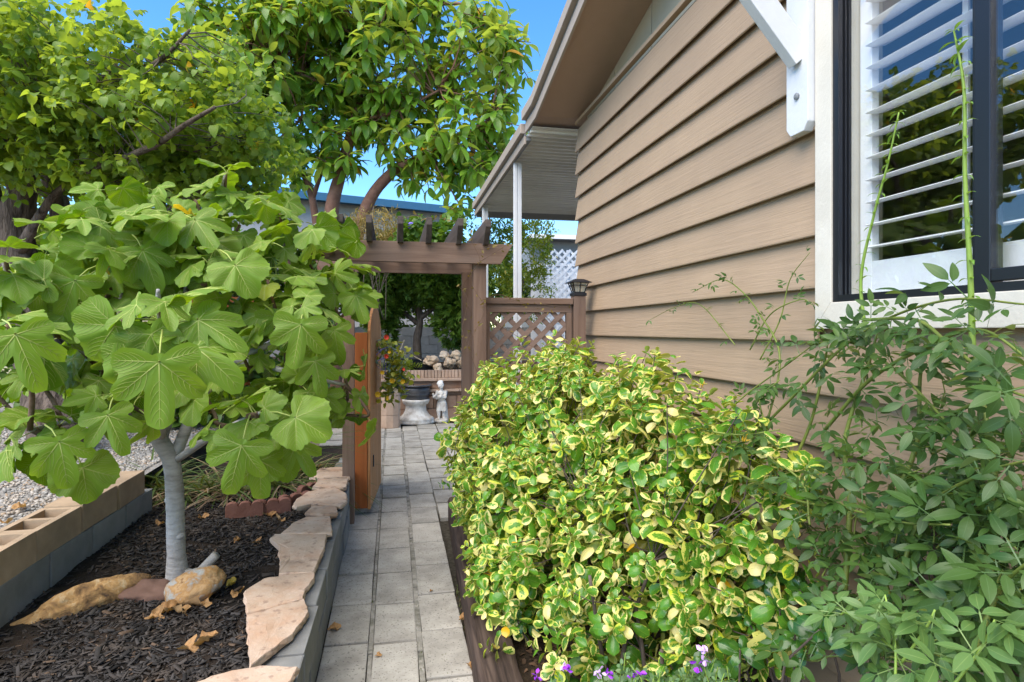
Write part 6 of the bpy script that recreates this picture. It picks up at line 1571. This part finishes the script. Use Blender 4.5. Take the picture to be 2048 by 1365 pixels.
MB().lathe([(0.19, 0.392), (0.205, 0.40), (0.215, 0.42), (0.205, 0.435), (0.225, 0.455), (0.235, 0.475), (0.228, 0.485), (0.235, 0.50), (0.238, 0.55), (0.225, 0.60), (0.205, 0.60), (0.21, 0.54), (0.10, 0.52)], ux, uy, 40).build('bowl', M['glaze'], pot, smooth=True)
MB().lathe([(0.226, 0.6005), (0.26, 0.605), (0.268, 0.618), (0.262, 0.63), (0.235, 0.632), (0.215, 0.60)], ux, uy, 40).build('rim', M['glaze'], pot, smooth=True)
# cherub statue: one continuous surface
scx = PZ(884, 846, 0.0); S0 = np.array([scx[0], scx[1] + 0.1, 0.0])
st = MB()
def cap(a, b, r0, r1, n=12):
    a = np.array(a, float); b = np.array(b, float); pts = [a * (1 - t) + b * t for t in np.linspace(0, 1, 6)]
    e = unit(b - a)
    pts = [a - e * r0 * 0.8, a - e * r0 * 0.45] + pts + [b + e * r1 * 0.45, b + e * r1 * 0.8]
    rr = [r0 * 0.55, r0 * 0.88] + [r0 + (r1 - r0) * t for t in np.linspace(0, 1, 6)] + [r1 * 0.88, r1 * 0.55]
    st.tube([S0 + p for p in pts], rr, n)
def ball(c, r, sq=(1, 1, 1)):
    bm_ = bmesh.new(); bmesh.ops.create_icosphere(bm_, subdivisions=2, radius=1)
    st.add([tuple(S0 + np.array(c) + np.array(v.co) * np.array(sq) * r) for v in bm_.verts], [tuple(x.index for x in q.verts) for q in bm_.faces]); bm_.free()
st.lathe([(0.115, 0.0), (0.118, 0.03), (0.105, 0.05), (0.09, 0.06)], S0[0], S0[1], 20, jit=0.1)
# legs (contrapposto), draped stump behind
cap((0.035, 0.0, 0.07), (0.04, 0.01, 0.19), 0.026, 0.036); cap((0.04, 0.01, 0.19), (0.028, 0.0, 0.31), 0.040, 0.056)
cap((-0.045, -0.02, 0.07), (-0.05, -0.03, 0.19), 0.024, 0.034); cap((-0.05, -0.03, 0.19), (-0.026, 0.0, 0.31), 0.038, 0.052)
ball((0.04, -0.035, 0.065), 0.03, (0.8, 1.5, 0.6)); ball((-0.05, -0.06, 0.065), 0.03, (0.8, 1.5, 0.6))
cap((0.07, 0.05, 0.05), (0.06, 0.04, 0.30), 0.05, 0.035)
ball((0.005, 0.005, 0.33), 0.075, (1.05, 0.85, 0.8)); ball((0.0, -0.02, 0.40), 0.066, (1.0, 0.9, 1.0)); ball((-0.003, 0.0, 0.475), 0.066, (1.08, 0.75, 0.85))
cap((0, 0, 0.50), (-0.005, -0.005, 0.56), 0.03, 0.026)
ball((-0.012, -0.008, 0.615), 0.058, (0.92, 1.0, 1.12)); ball((-0.016, -0.058, 0.608), 0.011); ball((-0.04, -0.045, 0.595), 0.018); ball((0.012, -0.045, 0.595), 0.018); ball((-0.014, -0.05, 0.575), 0.014)
for i in range(26):
    th = rng.uniform(0, 6.28); ph_ = rng.uniform(0.1, 1.4); ball((-0.012 + 0.056 * math.cos(th) * math.sin(ph_), 0.004 + 0.058 * abs(math.sin(th)) * math.sin(ph_) - 0.012, 0.62 + 0.062 * math.cos(ph_)), 0.017)
cap((0.07, 0.0, 0.50), (0.055, -0.05, 0.41), 0.03, 0.025); cap((0.055, -0.05, 0.41), (-0.06, -0.085, 0.405), 0.024, 0.018)
cap((-0.07, 0.0, 0.50), (-0.10, -0.03, 0.42), 0.03, 0.024); cap((-0.10, -0.03, 0.42), (-0.085, -0.09, 0.40), 0.022, 0.018)
for i in range(14): ball((-0.085 + rng.normal() * 0.028, -0.085 + rng.normal() * 0.02, 0.45 + rng.normal() * 0.022), 0.020)
cap((-0.13, -0.08, 0.43), (-0.03, -0.09, 0.42), 0.028, 0.03)
for i in range(5): cap((-0.02 + 0.018 * i, -0.055, 0.33), (0.0 + 0.016 * i, -0.05, 0.20 - 0.02 * (i % 2)), 0.016, 0.012)
o = st.build('cherub_statue', M['plaster'], None, smooth=True)
rmod = o.modifiers.new('remesh', 'REMESH'); rmod.mode = 'VOXEL'; rmod.voxel_size = 0.0055; rmod.use_smooth_shade = True
smod = o.modifiers.new('smooth', 'SMOOTH'); smod.factor = 0.5; smod.iterations = 2
tag(o, 'small white cherub statue holding flowers beside the urn', 'statue')
# ------------------------------------------------------------------ flower garland on the gate
M['eucal'] = leafmat('eucalyptus_leaf', (0.08, 0.15, 0.11), (0.15, 0.23, 0.17), trans=0.1, rough=0.5)
M['gar_leaf'] = leafmat('garland_leaf', (0.16, 0.24, 0.025), (0.42, 0.42, 0.05), trans=0.2, rough=0.45)
M['lav'] = plain('lavender', (0.17, 0.15, 0.36), 0.7); M['yel'] = plain('yellow_petal', (0.70, 0.45, 0.02), 0.6, bump=0); M['redp'] = plain('red_petal', (0.62, 0.06, 0.025), 0.6, bump=0); M['cream'] = plain('cream_sprig', (0.55, 0.48, 0.36), 0.7)
gl_ = thing('flower_garland', P(780, 800, 5.3), 'artificial flower garland hanging on the gate boards', 'garland')
gpts = []; gaT = [leaf_grid(0.062, 0.040, 0.5, 0.7, 4, 0.25, 0.3, 0, 0.008, 3, 0, 0, s) for s in range(2)]
for i in range(150):
    t = rng.random(); cx = 768 + 26 * math.sin(t * 3) + rng.normal() * 12; cy = 682 + 118 * t
    gpts.append(P(cx, cy, 5.35 + rng.normal() * 0.07))
ms, ti, ms2, ti2 = [], [], [], []
for p in gpts:
    for k in range(3):
        (ms if rng.random() < 0.33 else ms2).append(frame(p + rvec(0.02), unit(rvec() + np.array([0.3, -0.3, -0.2])), rvec(), rng.uniform(0.6, 1.2)))
foliage(gl_, smT, ms, rng.integers(2, size=len(ms)), M['eucal'], 100, cell=4, size=0.06, bulk='eucalyptus')
foliage(gl_, gaT, ms2, rng.integers(2, size=len(ms2)), M['gar_leaf'], 100, cell=4, size=0.06, bulk='greenery')
def blossom(c, r_, mat, n=7):
    fm = MB(); t_, f_, _ = leaf_grid(r_, r_ * 0.7, 0.5, 0.4, 3, 0.2, -0.2); nrm = unit(np.array([0.2, -1, 0.3]) + rvec(0.3)); s1 = unit(np.cross(nrm, [0, 0, 1])); s2 = np.cross(nrm, s1)
    for k in range(n):
        a = 6.28 * k / n; W_ = frame(c, s1 * math.cos(a) + s2 * math.sin(a) + nrm * 0.4, nrm, 1.0); fm.add([tuple(W_[:3, :3] @ q + W_[:3, 3]) for q in t_], f_)
    fm.build('flower', mat, gl_)
for (px_, py_, m_, r_) in ((772, 676, 'redp', .022), (772, 713, 'redp', .02), (806, 740, 'redp', .016), (784, 763, 'yel', .022), (806, 763, 'yel', .02), (754, 790, 'yel', .025), (772, 797, 'yel', .022), (764, 746, 'yel', .018), (790, 782, 'cream', .02), (779, 705, 'yel', .014)):
    blossom(P(px_, py_, 5.2), r_ * 1.35, M[m_])
for i in range(16):
    p = P(775 + rng.normal() * 18, rng.uniform(690, 775), 5.25); e = p + unit(rvec() + np.array([0.5, -0.2, 0.1])) * 0.09
    lm = MB()
    for k in range(7):
        q = p * (1 - k / 7) + e * k / 7; lm.lathe([(0.002, -0.006), (0.006, 0), (0.002, 0.006)], 0, 0, 5); lm.v[-15:] = [tuple(np.array(v_) + q) for v_ in lm.v[-15:]]
    lm.tube([p - (e - p) * 0.5, e], 0.0015, 4); o = lm.build('lavender_sprig', M['lav'] if i % 2 else M['cream'], gl_); o['kind'] = 'stuff'
# ------------------------------------------------------------------ weathered trellis leaning in the lower right
M['wood_old'] = woodmat('old_grey_wood', [(0.07, 0.045, 0.035), (0.16, 0.11, 0.085)], 2, rough=0.85)
tl = thing('old_trellis', (1.3, 1.3, 0.1), 'weathered brown wooden trellis leaning on the siding behind the rose', 'trellis')
for (a_, b_) in (((1800, 1100, 1.36), (2100, 1420, 1.20)), ((1840, 1060, 1.37), (2150, 1330, 1.22)), ((1960, 1000, 1.37), (2260, 1260, 1.24))):
    bar('slat', PX(*a_), PX(*b_), 0.02, 0.055, M['wood_old'], tl, up=(0.3, 0, 1), bevel=0.002)
for (a_, b_) in (((1820, 1190, 1.33), (1900, 1100, 1.33)), ((1930, 1300, 1.27), (2010, 1200, 1.27))):
    bar('slat', PX(*a_), PX(*b_), 0.015, 0.03, M['wood_old'], tl, up=(0.3, 0, 1))
